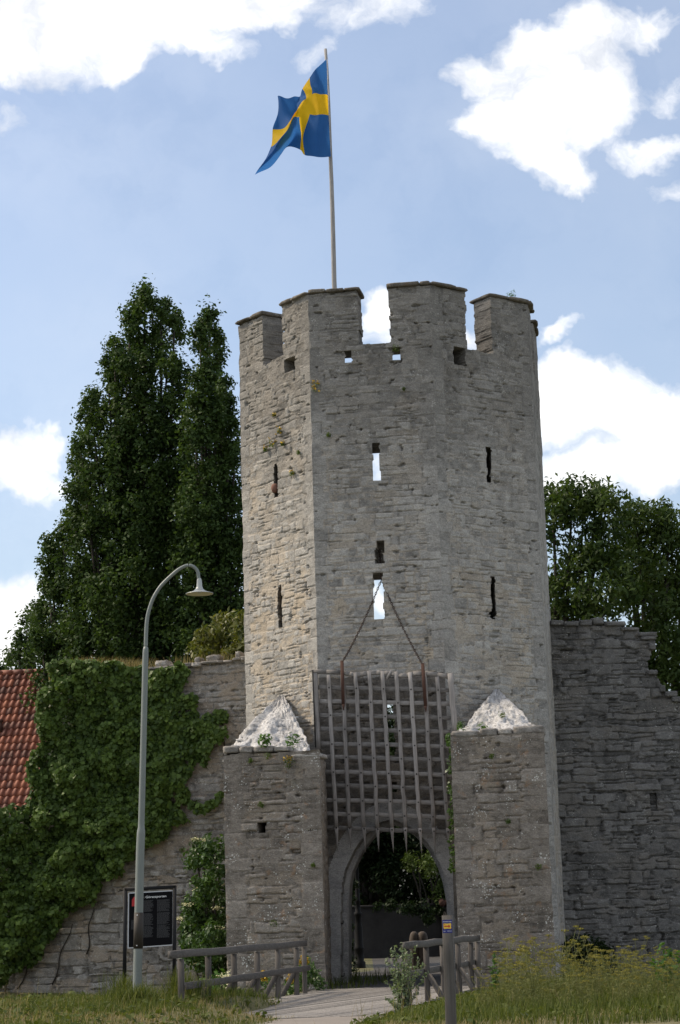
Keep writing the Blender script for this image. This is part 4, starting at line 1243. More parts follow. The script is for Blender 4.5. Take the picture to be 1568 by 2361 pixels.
DK = [np.array(p) for p in ((left_x(34.62) - .10, 34.62), (right_x(34.62) + .10, 34.62), (right_x(47.2) + .1, 47.9), (left_x(47.5) - .10, 47.9))]
dk = MB(); rng = np.random.default_rng(5)
bd = np.array([math.sin(R(21)), math.cos(R(21))]); bs = np.array([bd[1], -bd[0]])
for k in range(-70, 70):
    wd = .150; c = np.array([0.0, 41]) + bs * k * (wd + .014)
    q_ = [c - bs * wd / 2 - bd * 20, c + bs * wd / 2 - bd * 20, c + bs * wd / 2 + bd * 20, c - bs * wd / 2 + bd * 20]
    for i in range(4):
        q_ = clip_poly(q_, DK[i], DK[(i + 1) % 4])
        if len(q_) < 3: break
    if len(q_) < 3: continue
    z = .028 + rng.uniform(-.006, .006); n = len(q_)
    v = [(*p, z) for p in q_] + [(*p, z - .05) for p in q_]
    t = [(0, i, i + 1) for i in range(1, n - 1)]
    q4 = [(i, i + n, (i + 1) % n + n, (i + 1) % n) for i in range(n)]
    dk.add(v, q4, t, (rng.random(), 0, 0))
deck = dk.build('deck', M_DECK, bridge, smooth=False)
b_ = MB()
for f in (.12, .5, .88):
    xa, xb = DK[0] + (DK[1] - DK[0]) * f, DK[3] + (DK[2] - DK[3]) * f
    beam(b_, (*xa, -.12), (*xb, -.12), .14, .19)
b_.build('bearer', M_TIMBERX, bridge)


def railing(xf, Ys, Ye, posts, out, seed):
    rail = MB(); rng = np.random.default_rng(seed)
    z1, zm = 1.10, .57
    beam(rail, (xf(Ys), Ys, z1), (xf(Ye), Ye, z1), .09, .13, (0, 0, 1), (.6, 0, 0), seg=8, wob=.006, seed=seed)
    r = rail.build('railing', M_TIMBERX, bridge)
    mr = MB(); ix_ = .02 * out
    beam(mr, (xf(posts[0]) - ix_ * 4, posts[0] - .05, zm), (xf(Ye) - ix_ * 4, Ye, zm), .05, .12, (0, 0, 1), (.4, 0, 0), seg=8, wob=.005, seed=seed + 1)
    mr.build('mid_rail', M_TIMBERX, r)
    for k, Y in enumerate(posts):
        p = MB(); x = xf(Y)
        beam(p, (x, Y, -.5), (x + rng.normal(0, .006), Y, z1 - .08), .108, .10, (0, 1, 0), (rng.random(), 0, 0), seg=3, wob=.003, seed=seed + 9 + k)
        p.build('post', M_TIMBER, r)
        if 0 < k < len(posts) - 1:
            b2 = MB(); beam(b2, (x + out * .03, Y - .01, zm - .04), (x + out * .52, Y - .11, -.36), .10, .10, (0, 1, 0), (rng.random(), 0, 0))
            b2.build('brace', M_TIMBER, r)
    return r


railing(left_x, 34.75, 45.75, [35.4, 37.3, 39.2, 41.1, 42.95, 44.75, 45.6], -1, 21)
railing(lambda Y: right_x(Y), 37.7, 46.55, [38.0, 39.9, 41.8, 43.7, 45.4, 46.4], 1, 51)

# ================================================================== street lamp
LY = 36.5
lamp = thing('street_lamp', 'tall grey-green street lamp with curved neck and dish shade', 'street lamp', tuple(at(315.5, 2318, LY)))
def lp(x, y): return at(x, y, LY)
b_ = MB()
tube(b_, [lp(314.5, 2345), lp(316, 2308), lp(320, 2110), lp(323.5, 1960), lp(325.2, 1922), lp(325.5, 1915), lp(325.8, 1909), lp(326, 1900), lp(331, 1700), lp(335.6, 1506), lp(335.9, 1498), lp(336.2, 1491)],
     [.081, .080, .077, .075, .074, .071, .060, .057, .055, .053, .050, .038], 16); b_.build('pole', M_LAMPG, lamp)
b_ = MB()
AP = [(336.2, 1494), (337.3, 1453.6), (340, 1423), (346, 1399), (354.6, 1377), (369, 1353.8), (386, 1335.6), (408, 1316), (424, 1306.5), (436, 1303.5), (448, 1308), (456, 1318.5), (458.3, 1334), (458.6, 1340)]
AP3 = np.array([lp(*p) for p in AP]); ks = np.linspace(0, len(AP) - 1, 60)
tube(b_, [catmull(AP3, k) for k in ks], np.interp(ks, [0, 3, 13], [.036, .034, .030]), 12); b_.build('arm', M_LAMPG, lamp)
sc_ = lp(459.6, 1337)
b_ = MB(); SP = [(.030, .03), (.042, .0), (.044, -.01), (.052, -.12), (.068, -.165), (.105, -.20), (.16, -.225), (.225, -.243), (.252, -.252), (.254, -.262), (.246, -.262)]
lathe(b_, sc_, SP, 36); sh = b_.build('lamp_shade', M_SHADE, lamp)
b_ = MB(); lathe(b_, sc_, [(.246, -.262), (.20, -.247), (.13, -.225), (.07, -.20), (.0, -.19)][::-1], 36); b_.build('reflector', M_SHADEIN, sh)
b_ = MB(); lathe(b_, sc_, [(.0, -.252), (.03, -.248), (.045, -.225), (.03, -.20)], 16); b_.build('bulb', M_WHITEP, sh)
b_ = MB(); tube(b_, [lp(318.6, 2187), lp(320.2, 2104)], [.0855, .0835], 18, cap=True); pl = b_.build('cover_plate', M_COLLAR, lamp)
for (x, y) in ((319.3, 2110), (318.2, 2180)):
    b_ = MB(); p = lp(x - 1.5, y) + np.array([0, -.088, 0]); tube(b_, [p, p + np.array([0, -.01, 0])], .012, 8); b_.build('screw', M_WHITEP, pl)

# ================================================================== information board
SY = 38.2
board = thing('information_board', 'black framed information board with white lettering on two black posts', 'sign', tuple(at(345, 2290, SY)))
def sp3(x, y, d=0.0): return at(x, y, SY - d)
for (xa, ya, xb, yb) in ((289.2, 2047.5, 286.5, 2320), (402.9, 2041.5, 401.3, 2320)):
    b_ = MB(); beam(b_, sp3(xb, yb), sp3(xa, ya), .066, .066, (0, 1, 0)); b_.build('post', M_BLACKP, board)
b_ = MB(); beam(b_, sp3(288, 2050.5), sp3(404, 2045), .066, .064, (0, 0, 1)); b_.build('top_rail', M_BLACKP, board)
TL, TR, BL, BR_ = (295.5, 2058.2), (399.6, 2052.2), (294.2, 2187), (398.9, 2179.6)
def sq(u, v, d): # u, v in 0..1 across the panel
    x = (TL[0] * (1 - u) + TR[0] * u) * (1 - v) + (BL[0] * (1 - u) + BR_[0] * u) * v
    y = (TL[1] * (1 - u) + TR[1] * u) * (1 - v) + (BL[1] * (1 - u) + BR_[1] * u) * v
    return sp3(x, y, d)
def plate(mbx, poly, d0, d1):
    n = len(poly); v = [sq(u, w, d0) for u, w in poly] + [sq(u, w, d1) for u, w in poly]
    mbx.add(v, [(i, (i + 1) % n, (i + 1) % n + n, i + n) for i in range(n)], [(n, n + i, n + i + 1) for i in range(1, n - 1)] + [(0, i + 1, i) for i in range(1, n - 1)])
b_ = MB(); plate(b_, [(0.0, 0), (1, 0), (1, 1), (0, 1)], -.02, .018); pan = b_.build('panel', M_WHITEP, board, smooth=False)
b_ = MB(); plate(b_, [(.023, .018), (.983, .018), (.983, .982), (.023, .982)], .0185, .021); b_.build('sign_face', M_PANEL, pan, smooth=False)
b_ = MB(); plate(b_, [(.085, .13), (.135, .075), (.185, .13), (.185, .25), (.085, .25)], .0215, .0225); b_.build('red_emblem', M_RED, pan, smooth=False)


def text_mesh(body, size, conv, parent, mat, name, off=.0, space=1.0):
    cu = bpy.data.curves.new(name, 'FONT'); cu.body = body; cu.size = size; cu.offset = off; cu.space_character = space; cu.resolution_u = 4
    o = bpy.data.objects.new(name + '_tmp', cu); COL.objects.link(o)
    dg = bpy.context.evaluated_depsgraph_get(); dg.update()
    me = bpy.data.meshes.new_from_object(o.evaluated_get(dg))
    bpy.data.objects.remove(o)
    v = np.zeros(len(me.vertices) * 3); me.vertices.foreach_get('co', v); v = v.reshape(-1, 3)
    w = v[:, 0].max() if len(v) else 1
    base = ROOTLOC[parent.name]
    nv = np.array([conv(p[0] / w, p[1] / size) - base for p in v])
    me.vertices.foreach_set('co', nv.astype(np.float32).ravel()); me.materials.clear(); me.materials.append(mat); me.update()
    o2 = bpy.data.objects.new(name, me); COL.objects.link(o2); o2.parent = parent; ROOTLOC[o2.name] = base
    return o2


text_mesh('Göransporten', 1.0, lambda a, b: sq(.385 + a * .462, .118 - b * .058, .0235), pan, M_WHITET, 'title_lettering', off=.012)
text_mesh(':', 1.0, lambda a, b: sq(.352 + a * .008, .118 - b * .058, .0235), pan, M_WHITET, 'title_lettering', off=.01)
rng = np.random.default_rng(8)
for (u0, u1, paras) in ((.335, .565, [(.16, .245), (.25, .365), (.392, .60), (.62, .82)]), (.645, .93, [(.16, .245), (.25, .372), (.392, .60), (.62, .84)]), (.075, .16, [(.50, .60), (.61, .66)])):
    for (v0, v1) in paras:
        b_ = MB(); v = v0
        while v < v1:
            e = u1 - (rng.random() ** 3) * (u1 - u0) * .35; u = u0
            while u < e - .01:
                w = min(rng.uniform(.015, .05), e - u)
                plate(b_, [(u, v), (u + w, v), (u + w, v + .0058), (u, v + .0058)], .0215, .022); u += w + .007
            v += .0115
        b_.build('paragraph', M_GREYT, pan, smooth=False)

# ================================================================== waymarker post
PY = 19.0
wm = thing('waymarker_post', 'slim square wooden waymarker post with blue arrow sticker near its top', 'post', tuple(at(1040, 2480, PY)))
ptop, pbot = at(1031.5, 2110.5, PY), at(1044, 2480, PY)
ax_ = pbot - ptop; ax_ /= np.linalg.norm(ax_)
fx = np.array([math.cos(R(8)), -math.sin(R(8)), 0]); fx = fx - ax_ * (fx @ ax_); fx /= np.linalg.norm(fx); fy = np.cross(ax_, fx)
fy = fy if fy[1] < 0 else -fy      # outward from the face, towards the viewer
b_ = MB(); beam(b_, pbot, ptop, .094, .094, fy, (.5, 0, 0), bev=.004, seg=4, wob=.001, seed=2); b_.build('post', M_POSTW, wm)
def wf(a, b, d): return ptop + fx * a + ax_ * b + fy * (.047 + d)
def wplate(mbx, poly, d0, d1):
    n = len(poly); v = [wf(a, b, d0) for a, b in poly] + [wf(a, b, d1) for a, b in poly]
    mbx.add(v, [(i, (i + 1) % n, (i + 1) % n + n, i + n) for i in range(n)], [(n, n + i, n + i + 1) for i in range(1, n - 1)])
b_ = MB(); wplate(b_, [(-.044, .04), (.0455, .04), (.0455, .158), (-.044, .158)], .0005, .002); st = b_.build('arrow_sticker', M_BLUE, wm, smooth=False)
b_ = MB(); wplate(b_, [(-.036, .078), (-.031, .071), (.0, .074), (.033, .070), (.038, .078), (.036, .098), (.038, .115), (.033, .122), (.0, .119), (-.028, .123), (-.034, .115), (-.034, .098)], .0022, .003); b_.build('yellow_field', M_YEL, st, smooth=False)
b_ = MB(); wplate(b_, [(-.028, .093), (.012, .093), (.012, .103), (-.028, .103)], .0032, .004); wplate(b_, [(.012, .082), (.029, .098), (.012, .114)], .0032, .004)
wplate(b_, [(-.032, .077), (-.022, .076), (-.024, .082), (-.031, .085)], .0032, .004); b_.build('red_arrow', M_REDA, st, smooth=False)
rng = np.random.default_rng(3)
for (row, h, u, e) in ((.053, .008, -.038, .008), (.053, .009, .014, .038), (.140, .006, -.036, -.016), (.139, .006, .0, .038)):
    b_ = MB()
    while u < e:
        w = rng.uniform(.003, .005); wplate(b_, [(u, row - rng.uniform(0, .002)), (u + w, row), (u + w, row + h), (u, row + h)], .0022, .003); u += w + .0015
    b_.build('small_lettering', M_STKT, st, smooth=False)

# ================================================================== house behind the wall
HY = 74.0
hr0, hr1 = at(152, 1547, HY), at(-140, 1562, HY + .62)
ridge_d = (hr1 - hr0); ridge_d[2] = 0; LH = np.linalg.norm(ridge_d); ridge_d /= LH
nh = np.array([ridge_d[1], -ridge_d[0], 0]); nh = nh if nh[1] < 0 else -nh
SL = R(51); down = nh * math.cos(SL) + np.array([0, 0, -math.sin(SL)]); up_n = nh * math.sin(SL) + np.array([0, 0, math.cos(SL)])
house = thing('red_roofed_house', 'house with a steep red pantile roof behind the ivy wall', 'house', tuple(hr0 - np.array([0, 0, hr0[2]])))
rf = MB(); rng = np.random.default_rng(6); tw, tl, SLEN = .235, .36, 7.6
ncol, nrow = int(LH / tw), int(SLEN / tl)
prof = [(0, 0.0), (.12, .035), (.28, .055), (.45, .045), (.6, .012), (.75, -.012), (.9, -.012), (1.0, .0)]
for i in range(ncol):
    for j in range(nrow):
        v = []; jt = rng.normal(0, .004)
        for (lo, lift) in ((0, .0), (.12, .012), (1.0, .038), (1.0, .0)):
            for (a, h) in prof:
                v.append(hr0 + ridge_d * (i + a) * tw + down * ((j + lo) * tl + .01 * jt) + up_n * (h + lift + jt))
        n = len(prof)
        q = [(r_ * n + k, r_ * n + k + 1, (r_ + 1) * n + k + 1, (r_ + 1) * n + k) for r_ in range(3) for k in range(n - 1)]
        rf.add(v, q, None, (rng.random(), 0, 0))
rfo = rf.build('roof', M_TILE, house)
b_ = MB()
for k in range(int(LH / .4)):
    tube(b_, [hr0 + ridge_d * (k * .4 - .02) + np.array([0, 0, .0]), hr0 + ridge_d * (k * .4 + .42) + np.array([0, 0, .02])], [.13, .115], 10, (rng.random(), 0, 0))
b_.build('ridge_tiles', M_TILE, rfo)
b_ = MB(); c = hr0 + ridge_d * 1.9 + down * 3.0; tube(b_, [c, c + np.array([0, 0, .38])], .07, 10); tube(b_, [c + np.array([0, 0, .36]), c + np.array([0, 0, .46])], [.10, .08], 10); b_.build('vent_pipe', M_RUST, rfo)
b_ = MB(); beam(b_, hr0 - ridge_d * .05 - up_n * .05, hr0 - ridge_d * .05 + down * SLEN - up_n * .05, .05, .2, up_n); b_.build('barge_board', M_RUST, house)
back = nh * -1; e0 = hr0 + down * SLEN - up_n * .1; e1 = hr0 + ridge_d * LH + down * SLEN - up_n * .1
wd2 = SLEN * math.cos(SL); inn = nh * -.35
b_ = MB(); v = []
f0, f1 = e0 + inn + ridge_d * .25, e1 + inn; b0_, b1_ = f0 - nh * (2 * wd2 - .7), f1 - nh * (2 * wd2 - .7); rp0 = hr0 + ridge_d * .25 - np.array([0, 0, .25])
for p in (f0, f1, b1_, b0_): v += [np.array([p[0], p[1], -.5]), p.copy()]
v += [rp0]
b_.add(v, [(0, 2, 3, 1), (2, 4, 5, 3), (6, 0, 1, 7), (4, 6, 7, 5)], [(1, 8, 7)]); b_.build('wall', M_WHITEWASH, house, smooth=False)
b_ = MB(); dn2 = -nh * math.cos(SL) + np.array([0, 0, -math.sin(SL)])
v = [hr0, hr0 + ridge_d * LH, hr0 + ridge_d * LH + dn2 * SLEN, hr0 + dn2 * SLEN]; b_.add(v, [(0, 3, 2, 1)], None, (.5, 0, 0)); b_.build('rear_roof', M_TILE, house)

# ================================================================== yard seen through the gate
GY_ = 82.0
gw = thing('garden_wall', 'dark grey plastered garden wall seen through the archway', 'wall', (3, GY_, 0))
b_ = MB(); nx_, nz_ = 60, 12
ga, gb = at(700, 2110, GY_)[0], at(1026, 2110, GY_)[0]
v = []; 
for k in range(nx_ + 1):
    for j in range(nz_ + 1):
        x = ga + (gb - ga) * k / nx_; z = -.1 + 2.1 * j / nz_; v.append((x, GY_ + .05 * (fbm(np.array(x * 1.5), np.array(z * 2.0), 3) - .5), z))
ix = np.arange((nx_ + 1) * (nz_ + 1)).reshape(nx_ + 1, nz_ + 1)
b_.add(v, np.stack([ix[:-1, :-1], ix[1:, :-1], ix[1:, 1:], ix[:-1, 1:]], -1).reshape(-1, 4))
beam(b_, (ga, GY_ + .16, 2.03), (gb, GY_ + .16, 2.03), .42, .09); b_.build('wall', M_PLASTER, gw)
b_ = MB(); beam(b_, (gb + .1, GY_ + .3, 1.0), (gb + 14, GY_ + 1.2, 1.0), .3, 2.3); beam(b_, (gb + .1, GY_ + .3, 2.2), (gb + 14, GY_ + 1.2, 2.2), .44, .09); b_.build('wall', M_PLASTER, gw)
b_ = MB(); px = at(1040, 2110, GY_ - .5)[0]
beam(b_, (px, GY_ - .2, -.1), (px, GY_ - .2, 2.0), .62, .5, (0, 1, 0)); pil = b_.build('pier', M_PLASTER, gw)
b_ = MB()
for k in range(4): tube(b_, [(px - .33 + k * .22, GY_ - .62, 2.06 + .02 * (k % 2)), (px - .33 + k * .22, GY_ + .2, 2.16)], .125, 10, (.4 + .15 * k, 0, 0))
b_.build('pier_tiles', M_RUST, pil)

OY = 66.8
op_ = thing('park_lamp_post', 'black ornate cast iron lamp post standing beyond the archway', 'lamp post', tuple(at(829, 2226, OY)))
oz = lambda y: at(829, y, OY)[2] - at(829, 2226, OY)[2]
b_ = MB(); lathe(b_, at(829, 2226, OY), [(.20, -.1), (.20, .1), (.15, .14), (.15, .5), (.17, .53), (.14, .58), (.13, 1.2), (.105, 1.3), (.10, oz(2112)), (.13, oz(2110)), (.13, oz(2105)), (.085, oz(2102)), (.08, oz(2080)), (.10, oz(2078)), (.07, oz(2074)), (.062, oz(1985)), (.075, oz(1983)), (.05, oz(1975)), (.05, 4.2)], 14)
b_.build('column', M_BLACKL, op_)
b_ = MB(); lathe(b_, at(829, 2226, OY), [(.05, 4.2), (.16, 4.3), (.22, 4.75), (.26, 4.78), (.12, 5.0), (.03, 5.15), (.0, 5.2)], 8); b_.build('lantern', M_BLACKL, op_, smooth=False)

for k, (x, y, r_, lab) in enumerate(((954.5, 2149, .155, 'brown round-topped stone bollard behind the bridge rail, left of its twin'), (973.5, 2149, .175, 'brown round-topped stone bollard behind the bridge rail, the thicker right one'))):
    p = at(x, y, 62.0); b_ = MB(); h_ = p[2] + .02
    lathe(b_, (p[0], p[1], 0), [(r_ * 1.05, -.05), (r_ * 1.04, .3), (r_ * 1.0, h_ - .42), (r_ * .96, h_ - .25), (r_ * .85, h_ - .13), (r_ * .6, h_ - .04), (r_ * .3, h_ - .005), (.0, h_)], 18)
    tag(b_.build('bollard', M_BOLLARD, None, loc=(p[0], p[1], 0)), lab, 'bollard', 'bollards beyond the archway')

# ================================================================== trees
def spire_clumps(lobes, Y, seed, dens=4.4, depth=1.0):
    rng = np.random.default_rng(seed); C = []; ppm = F / Y / 1.04
    for (x, yt, yb, r) in lobes:
        dy = rng.uniform(-1.2, 1.2) * depth; ph = rng.random() * 50
        n = int(dens * (yb - yt) * r * 1.7 / ppm ** 2) + 5
        for k in range(n):
            t = rng.random() ** .85
            a = rng.uniform(0, 2 * math.pi)
            mod = .62 + .85 * float(vnoise(np.array(t * (yb - yt) / 62.0 + ph), np.array(a * .9), seed))
            rr = r * min(1, (t * (yb - yt) / (2.0 * r) + .05) ** .6) * (1 - .25 * max(0, t - .75) * 2) * mod
            f = rng.uniform(.3, 1.0) ** .6
            p = at(x + rr * f * math.cos(a), yt + t * (yb - yt) + 12, Y + dy)
            p[1] += rr * f * math.sin(a) / ppm
            C.append(p)
        C.append(at(x, yt + 8, Y + dy)); C.append(at(x + rng.normal(0, 3), yt + 22, Y + dy))
    return np.array(C)


def dome_clumps(balls, Y, seed, dens=7.0, squash=.8):
    rng = np.random.default_rng(seed); C = []; ppm = F / Y / 1.03
    for (x, y, r) in balls:
        dy = rng.uniform(-1.5, 1.5)
        n = int(dens * math.pi * (r / ppm) ** 2) + 4
        g_ = rng.normal(0, 1, (n, 3)); g_ /= np.linalg.norm(g_, axis=1)[:, None]
        c = at(x, y, Y + dy); R_ = r / ppm
        C.append(c + g_ * R_ * (rng.uniform(.5, 1.0, (n, 1)) ** .5) * np.array([1, 1, squash]))
    return np.concatenate(C)


def limbs(mb, base, tops, r0, seed, fork=.25):
    rng = np.random.default_rng(seed)
    for tp in tops:
        mid = base * (1 - fork) + tp * fork; mid[:2] = base[:2] * .8 + tp[:2] * .2
        k = np.linspace(0, 1, 7)[:, None]
        pts = (1 - k) ** 2 * base + 2 * k * (1 - k) * (mid + rng.normal(0, .25, 3)) + k ** 2 * tp
        tube(mb, pts, np.linspace(r0, .03, 7), 7, (.3, 0, 0))


def spire_tree(label, lobes, Y, trunk, seed, leaf=.150, n=72, mat=M_OAKLEAF, cat='tree', group=None, spread=.5, lumps=()):
    base = at(trunk, 2300, Y); base[2] = -.2
    t = thing('oak_tree', label, cat, tuple(base), group)
    C = spire_clumps(lobes, Y, seed)
    m = MB(); leaf_cloud(m, C, n, np.random.default_rng(seed).uniform(.6, 1.35, len(C))[:, None] * spread * .92 * np.array([1, 1, 1.3]), leaf, seed + 1, up=.5, aspect=.62, pw=.75)
    if lumps:
        D_ = dome_clumps([(x, y, r * .8) for x, y, r in lumps], Y, seed + 3, 26, 1.25)
        leaf_cloud(m, D_, 46, .27, leaf * .9, seed + 4, up=.5, aspect=.62, pw=.7)
    m.build('crown', mat, t)
    m = MB(); limbs(m, base, [at(x, yt + 40, Y) for (x, yt, yb, r) in lobes], .26, seed)
    tube(m, [base, base + np.array([.1, 0, 3.0]), base + np.array([0, 0, 7.0])], [.5, .38, .28], 9, (.3, 0, 0))
    m.build('trunk', M_BARK, t)
    return t


gl = 'columnar oaks behind the left wall'
spire_tree('tallest dark columnar oak with a pointed top behind the left wall', [(334, 655, 1250, 34), (318, 688, 1250, 30), (352, 690, 1250, 34), (372, 705, 1300, 26), (402, 722, 1150, 22), (298, 712, 1300, 24), (264, 788, 1350, 28), (290, 800, 1450, 52), (335, 760, 1500, 52), (385, 800, 1500, 40), (250, 850, 1480, 48), (211, 905, 1500, 34), (225, 960, 1550, 60), (300, 960, 1570, 85), (375, 960, 1570, 75), (187, 1005, 1560, 30), (195, 1080, 1570, 55), (260, 1130, 1580, 90), (345, 1150, 1580, 100), (410, 1200, 1580, 60), (428, 850, 1500, 26), (440, 930, 1540, 40), (425, 1000, 1560, 40)], 71, 335, 1000, group=gl,
           lumps=[(336, 675, 18), (320, 700, 16), (300, 728, 18), (352, 690, 17), (376, 712, 20), (302, 765, 20), (262, 800, 22), (250, 845, 20), (402, 735, 20), (416, 765, 18), (268, 880, 24), (214, 925, 26), (200, 962, 24), (238, 960, 26), (190, 1025, 26), (180, 1070, 24), (215, 1090, 30), (172, 1130, 24), (168, 1185, 26), (205, 1200, 30), (285, 830, 26), (330, 800, 28), (370, 780, 24), (395, 850, 26), (335, 900, 30), (290, 960, 30), (260, 1060, 34), (330, 1040, 34), (390, 1000, 30), (410, 930, 26), (250, 1180, 36), (310, 1150, 36), (370, 1120, 34), (230, 1300, 36), (300, 1280, 36), (370, 1260, 36), (270, 1400, 36), (420, 1080, 28)])
spire_tree('columnar oak with a narrower second spire, between the tallest oak and the tower', [(484, 712, 1300, 20), (462, 740, 1350, 22), (500, 775, 1400, 24), (474, 830, 1450, 40), (512, 880, 1500, 28), (528, 925, 1540, 24), (450, 920, 1540, 38), (495, 980, 1570, 52), (540, 1015, 1570, 30), (455, 1090, 1580, 55), (520, 1120, 1580, 50), (560, 1150, 1580, 40)], 69, 490, 1100, group=gl,
           lumps=[(486, 728, 16), (478, 750, 16), (462, 760, 16), (500, 778, 16), (470, 800, 20), (508, 820, 18), (488, 860, 22), (516, 890, 20), (528, 935, 18), (460, 870, 18), (450, 930, 22), (500, 950, 26), (538, 990, 20), (470, 1010, 26), (545, 1050, 24), (500, 1080, 30), (450, 1110, 28), (540, 1150, 28), (480, 1200, 32), (530, 1260, 30)])
spire_tree('lower dark oak on the left flank of the tallest oak', [(118, 1242, 1590, 20), (148, 1215, 1590, 26), (175, 1180, 1590, 34), (112, 1300, 1600, 34), (150, 1320, 1600, 45), (195, 1330, 1600, 50), (98, 1400, 1600, 32)], 73, 160, 1200, group=gl,
           lumps=[(118, 1255, 20), (148, 1228, 20), (110, 1300, 24), (150, 1290, 26), (108, 1360, 24), (96, 1410, 24), (140, 1370, 28), (180, 1240, 26), (185, 1330, 30), (95, 1470, 26)])
spire_tree('small rounded oak farthest left, just above the red roof', [(62, 1412, 1610, 22), (84, 1395, 1610, 22), (42, 1455, 1610, 24), (70, 1470, 1610, 34), (26, 1500, 1610, 16)], 80, 66, 1300, group=gl)
spire_tree('tiny far bush top at the left picture edge above the roof', [(4, 1535, 1610, 14), (14, 1552, 1610, 12), (-14, 1540, 1610, 20)], 120, 4, 1400, cat='bush', leaf=.3)


def broad_tree(name, label, balls, Y, trunk, seed, mat, leaf, n, cat='tree', spread=.6, droop=.6, dens=6.5, aspect=.4, group=None, r0=.4, sq=.8):
    base = at(trunk, 2300, Y); base[2] = -.2
    t = thing(name, label, cat, tuple(base), group)
    C = dome_clumps(balls, Y, seed, dens, sq)
    m = MB(); leaf_cloud(m, C, n, np.random.default_rng(seed).uniform(.6, 1.25, len(C)) * spread, leaf, seed + 1, up=.6, aspect=aspect, droop=droop)
    m.build('crown', mat, t)
    m = MB(); limbs(m, base, [at(x, y, Y) for (x, y, r) in balls], r0 * .6, seed, .5)
    tube(m, [base, base + np.array([.1, 0, 2.5])], [r0, r0 * .7], 9, (.3, 0, 0))
    m.build('trunk', M_BARK, t)
    return t


gr = 'broad leafy trees behind the right wall'
broad_tree('walnut_tree', 'broad dark leafy tree directly behind the right tower edge, its sky gaps showing branches', [(1275, 1160, 42), (1320, 1152, 48), (1375, 1150, 45), (1400, 1165, 32), (1345, 1195, 50), (1275, 1215, 36), (1300, 1330, 50), (1345, 1290, 55), (1280, 1380, 55), (1330, 1420, 70), (1400, 1260, 55), (1400, 1370, 70)], 74, 1300, 2000, M_CHEST, .25, 46, group=gr)
broad_tree('walnut_tree', 'broad dark leafy tree cut off by the right picture edge', [(1465, 1190, 40), (1515, 1200, 42), (1545, 1225, 40), (1440, 1230, 45), (1500, 1260, 60), (1590, 1250, 60), (1460, 1310, 65), (1540, 1340, 75), (1610, 1370, 90), (1480, 1400, 75), (1570, 1450, 80), (1530, 1500, 70), (1600, 1540, 80), (1540, 1580, 60)], 76, 1530, 2100, M_CHEST, .25, 46, group=gr)
broad_tree('small_tree', 'yellowish-green small tree peeping over the left wall beside the tower', [(512, 1450, 30), (540, 1432, 28), (490, 1480, 34), (535, 1480, 45), (465, 1508, 26), (550, 1520, 40), (505, 1525, 45)], 62, 520, 2200, M_YBUSH, .20, 36, spread=.34, r0=.15, dens=9)

# ================================================================== ivy on the left wall
IVY = [(128, 1560), (140, 1538), (190, 1530), (240, 1526), (290, 1532), (330, 1540), (345, 1552), (372, 1552), (385, 1538), (425, 1535), (445, 1548), (432, 1572), (418, 1600), (440, 1606), (470, 1620), (500, 1632), (528, 1646), (522, 1662), (528, 1690), (515, 1712), (500, 1730), (480, 1752), (462, 1780), (455, 1800), (440, 1812), (440, 1845), (455, 1868), (490, 1845), (516, 1832), (514, 1848), (480, 1872), (430, 1898), (395, 1912), (385, 1935), (355, 1952), (325, 1958), (300, 1985), (290, 2018), (268, 2035), (250, 2025), (225, 2070), (185, 2095), (165, 2110), (155, 2135), (135, 2150), (112, 2190), (85, 2215), (50, 2245), (20, 2268), (-40, 2290), (-40, 1870), (0, 1872), (45, 1862), (72, 1850), (84, 1815), (76, 1785), (88, 1745), (110, 1705), (106, 1660), (114, 1620), (122, 1590)]
iv_uv = [on_plane(x, y, LWa, LWb) for x, y in IVY]
rng = np.random.default_rng(31)
N = 60000
uu = rng.uniform(min(p[0] for p in iv_uv), max(p[0] for p in iv_uv), N); zz = rng.uniform(min(p[1] for p in iv_uv), max(p[1] for p in iv_uv), N)
ju = .18 * (fbm(uu * 2.5, zz * 2.5, 41, 3) - .5) * 2; jz = .18 * (fbm(uu * 2.5 + 9, zz * 2.5, 42, 3) - .5) * 2
k = in_poly(uu + ju, zz + jz, iv_uv)
thinr = sstep(5.5, 9.5, uu) * .55          # thin, patchy growth towards the tower
k &= fbm(uu * 2.0 + 3, zz * 2.0, 48, 4, .6) > .62 * thinr + .08
uu, zz = uu[k], zz[k]
dleft = sstep(10.0, 3.0, uu)               # the growth is deeper towards the left
clump = fbm(uu * 1.3, zz * 1.5, 43, 4, .6)
clump2 = fbm(uu * 3.1, zz * 2.6, 46, 3, .6)
off = .04 + (.12 + .60 * dleft) * sstep(.3, .72, clump) + (.08 + .22 * dleft) * sstep(.35, .65, clump2) + .10 * rng.random(len(uu))
P = np.stack([LWa[0] + tL[0] * uu + nL[0] * off, LWa[1] + tL[1] * uu + nL[1] * off, zz], 1)
ivy = thing('ivy', 'dense dark green ivy blanket hanging over the left town wall', 'ivy', (-9, 57.5, 0))
m = MB(); leaf_cloud(m, P, 2, .06, .125, 32, up=.35, aspect=.85, ctint=np.clip(sstep(.3, .7, clump) * .5 + .5 * sstep(.35, .7, clump2) - .15 + .35 * rng.random(len(uu)) + .25 * (1 - dleft), 0, 1), outward=np.array([*nL, 0]) * 1.0, droop=.3)
ks = rng.choice(len(P), 2600, replace=False)
leaf_cloud(m, P[ks] + np.array([*nL, 0]) * .05, 3, .10, .145, 34, up=.3, aspect=.8, ctint=rng.random(2600), outward=np.array([*nL, 0]) * .9, droop=.4)
m.build('leaves', M_IVY, ivy)
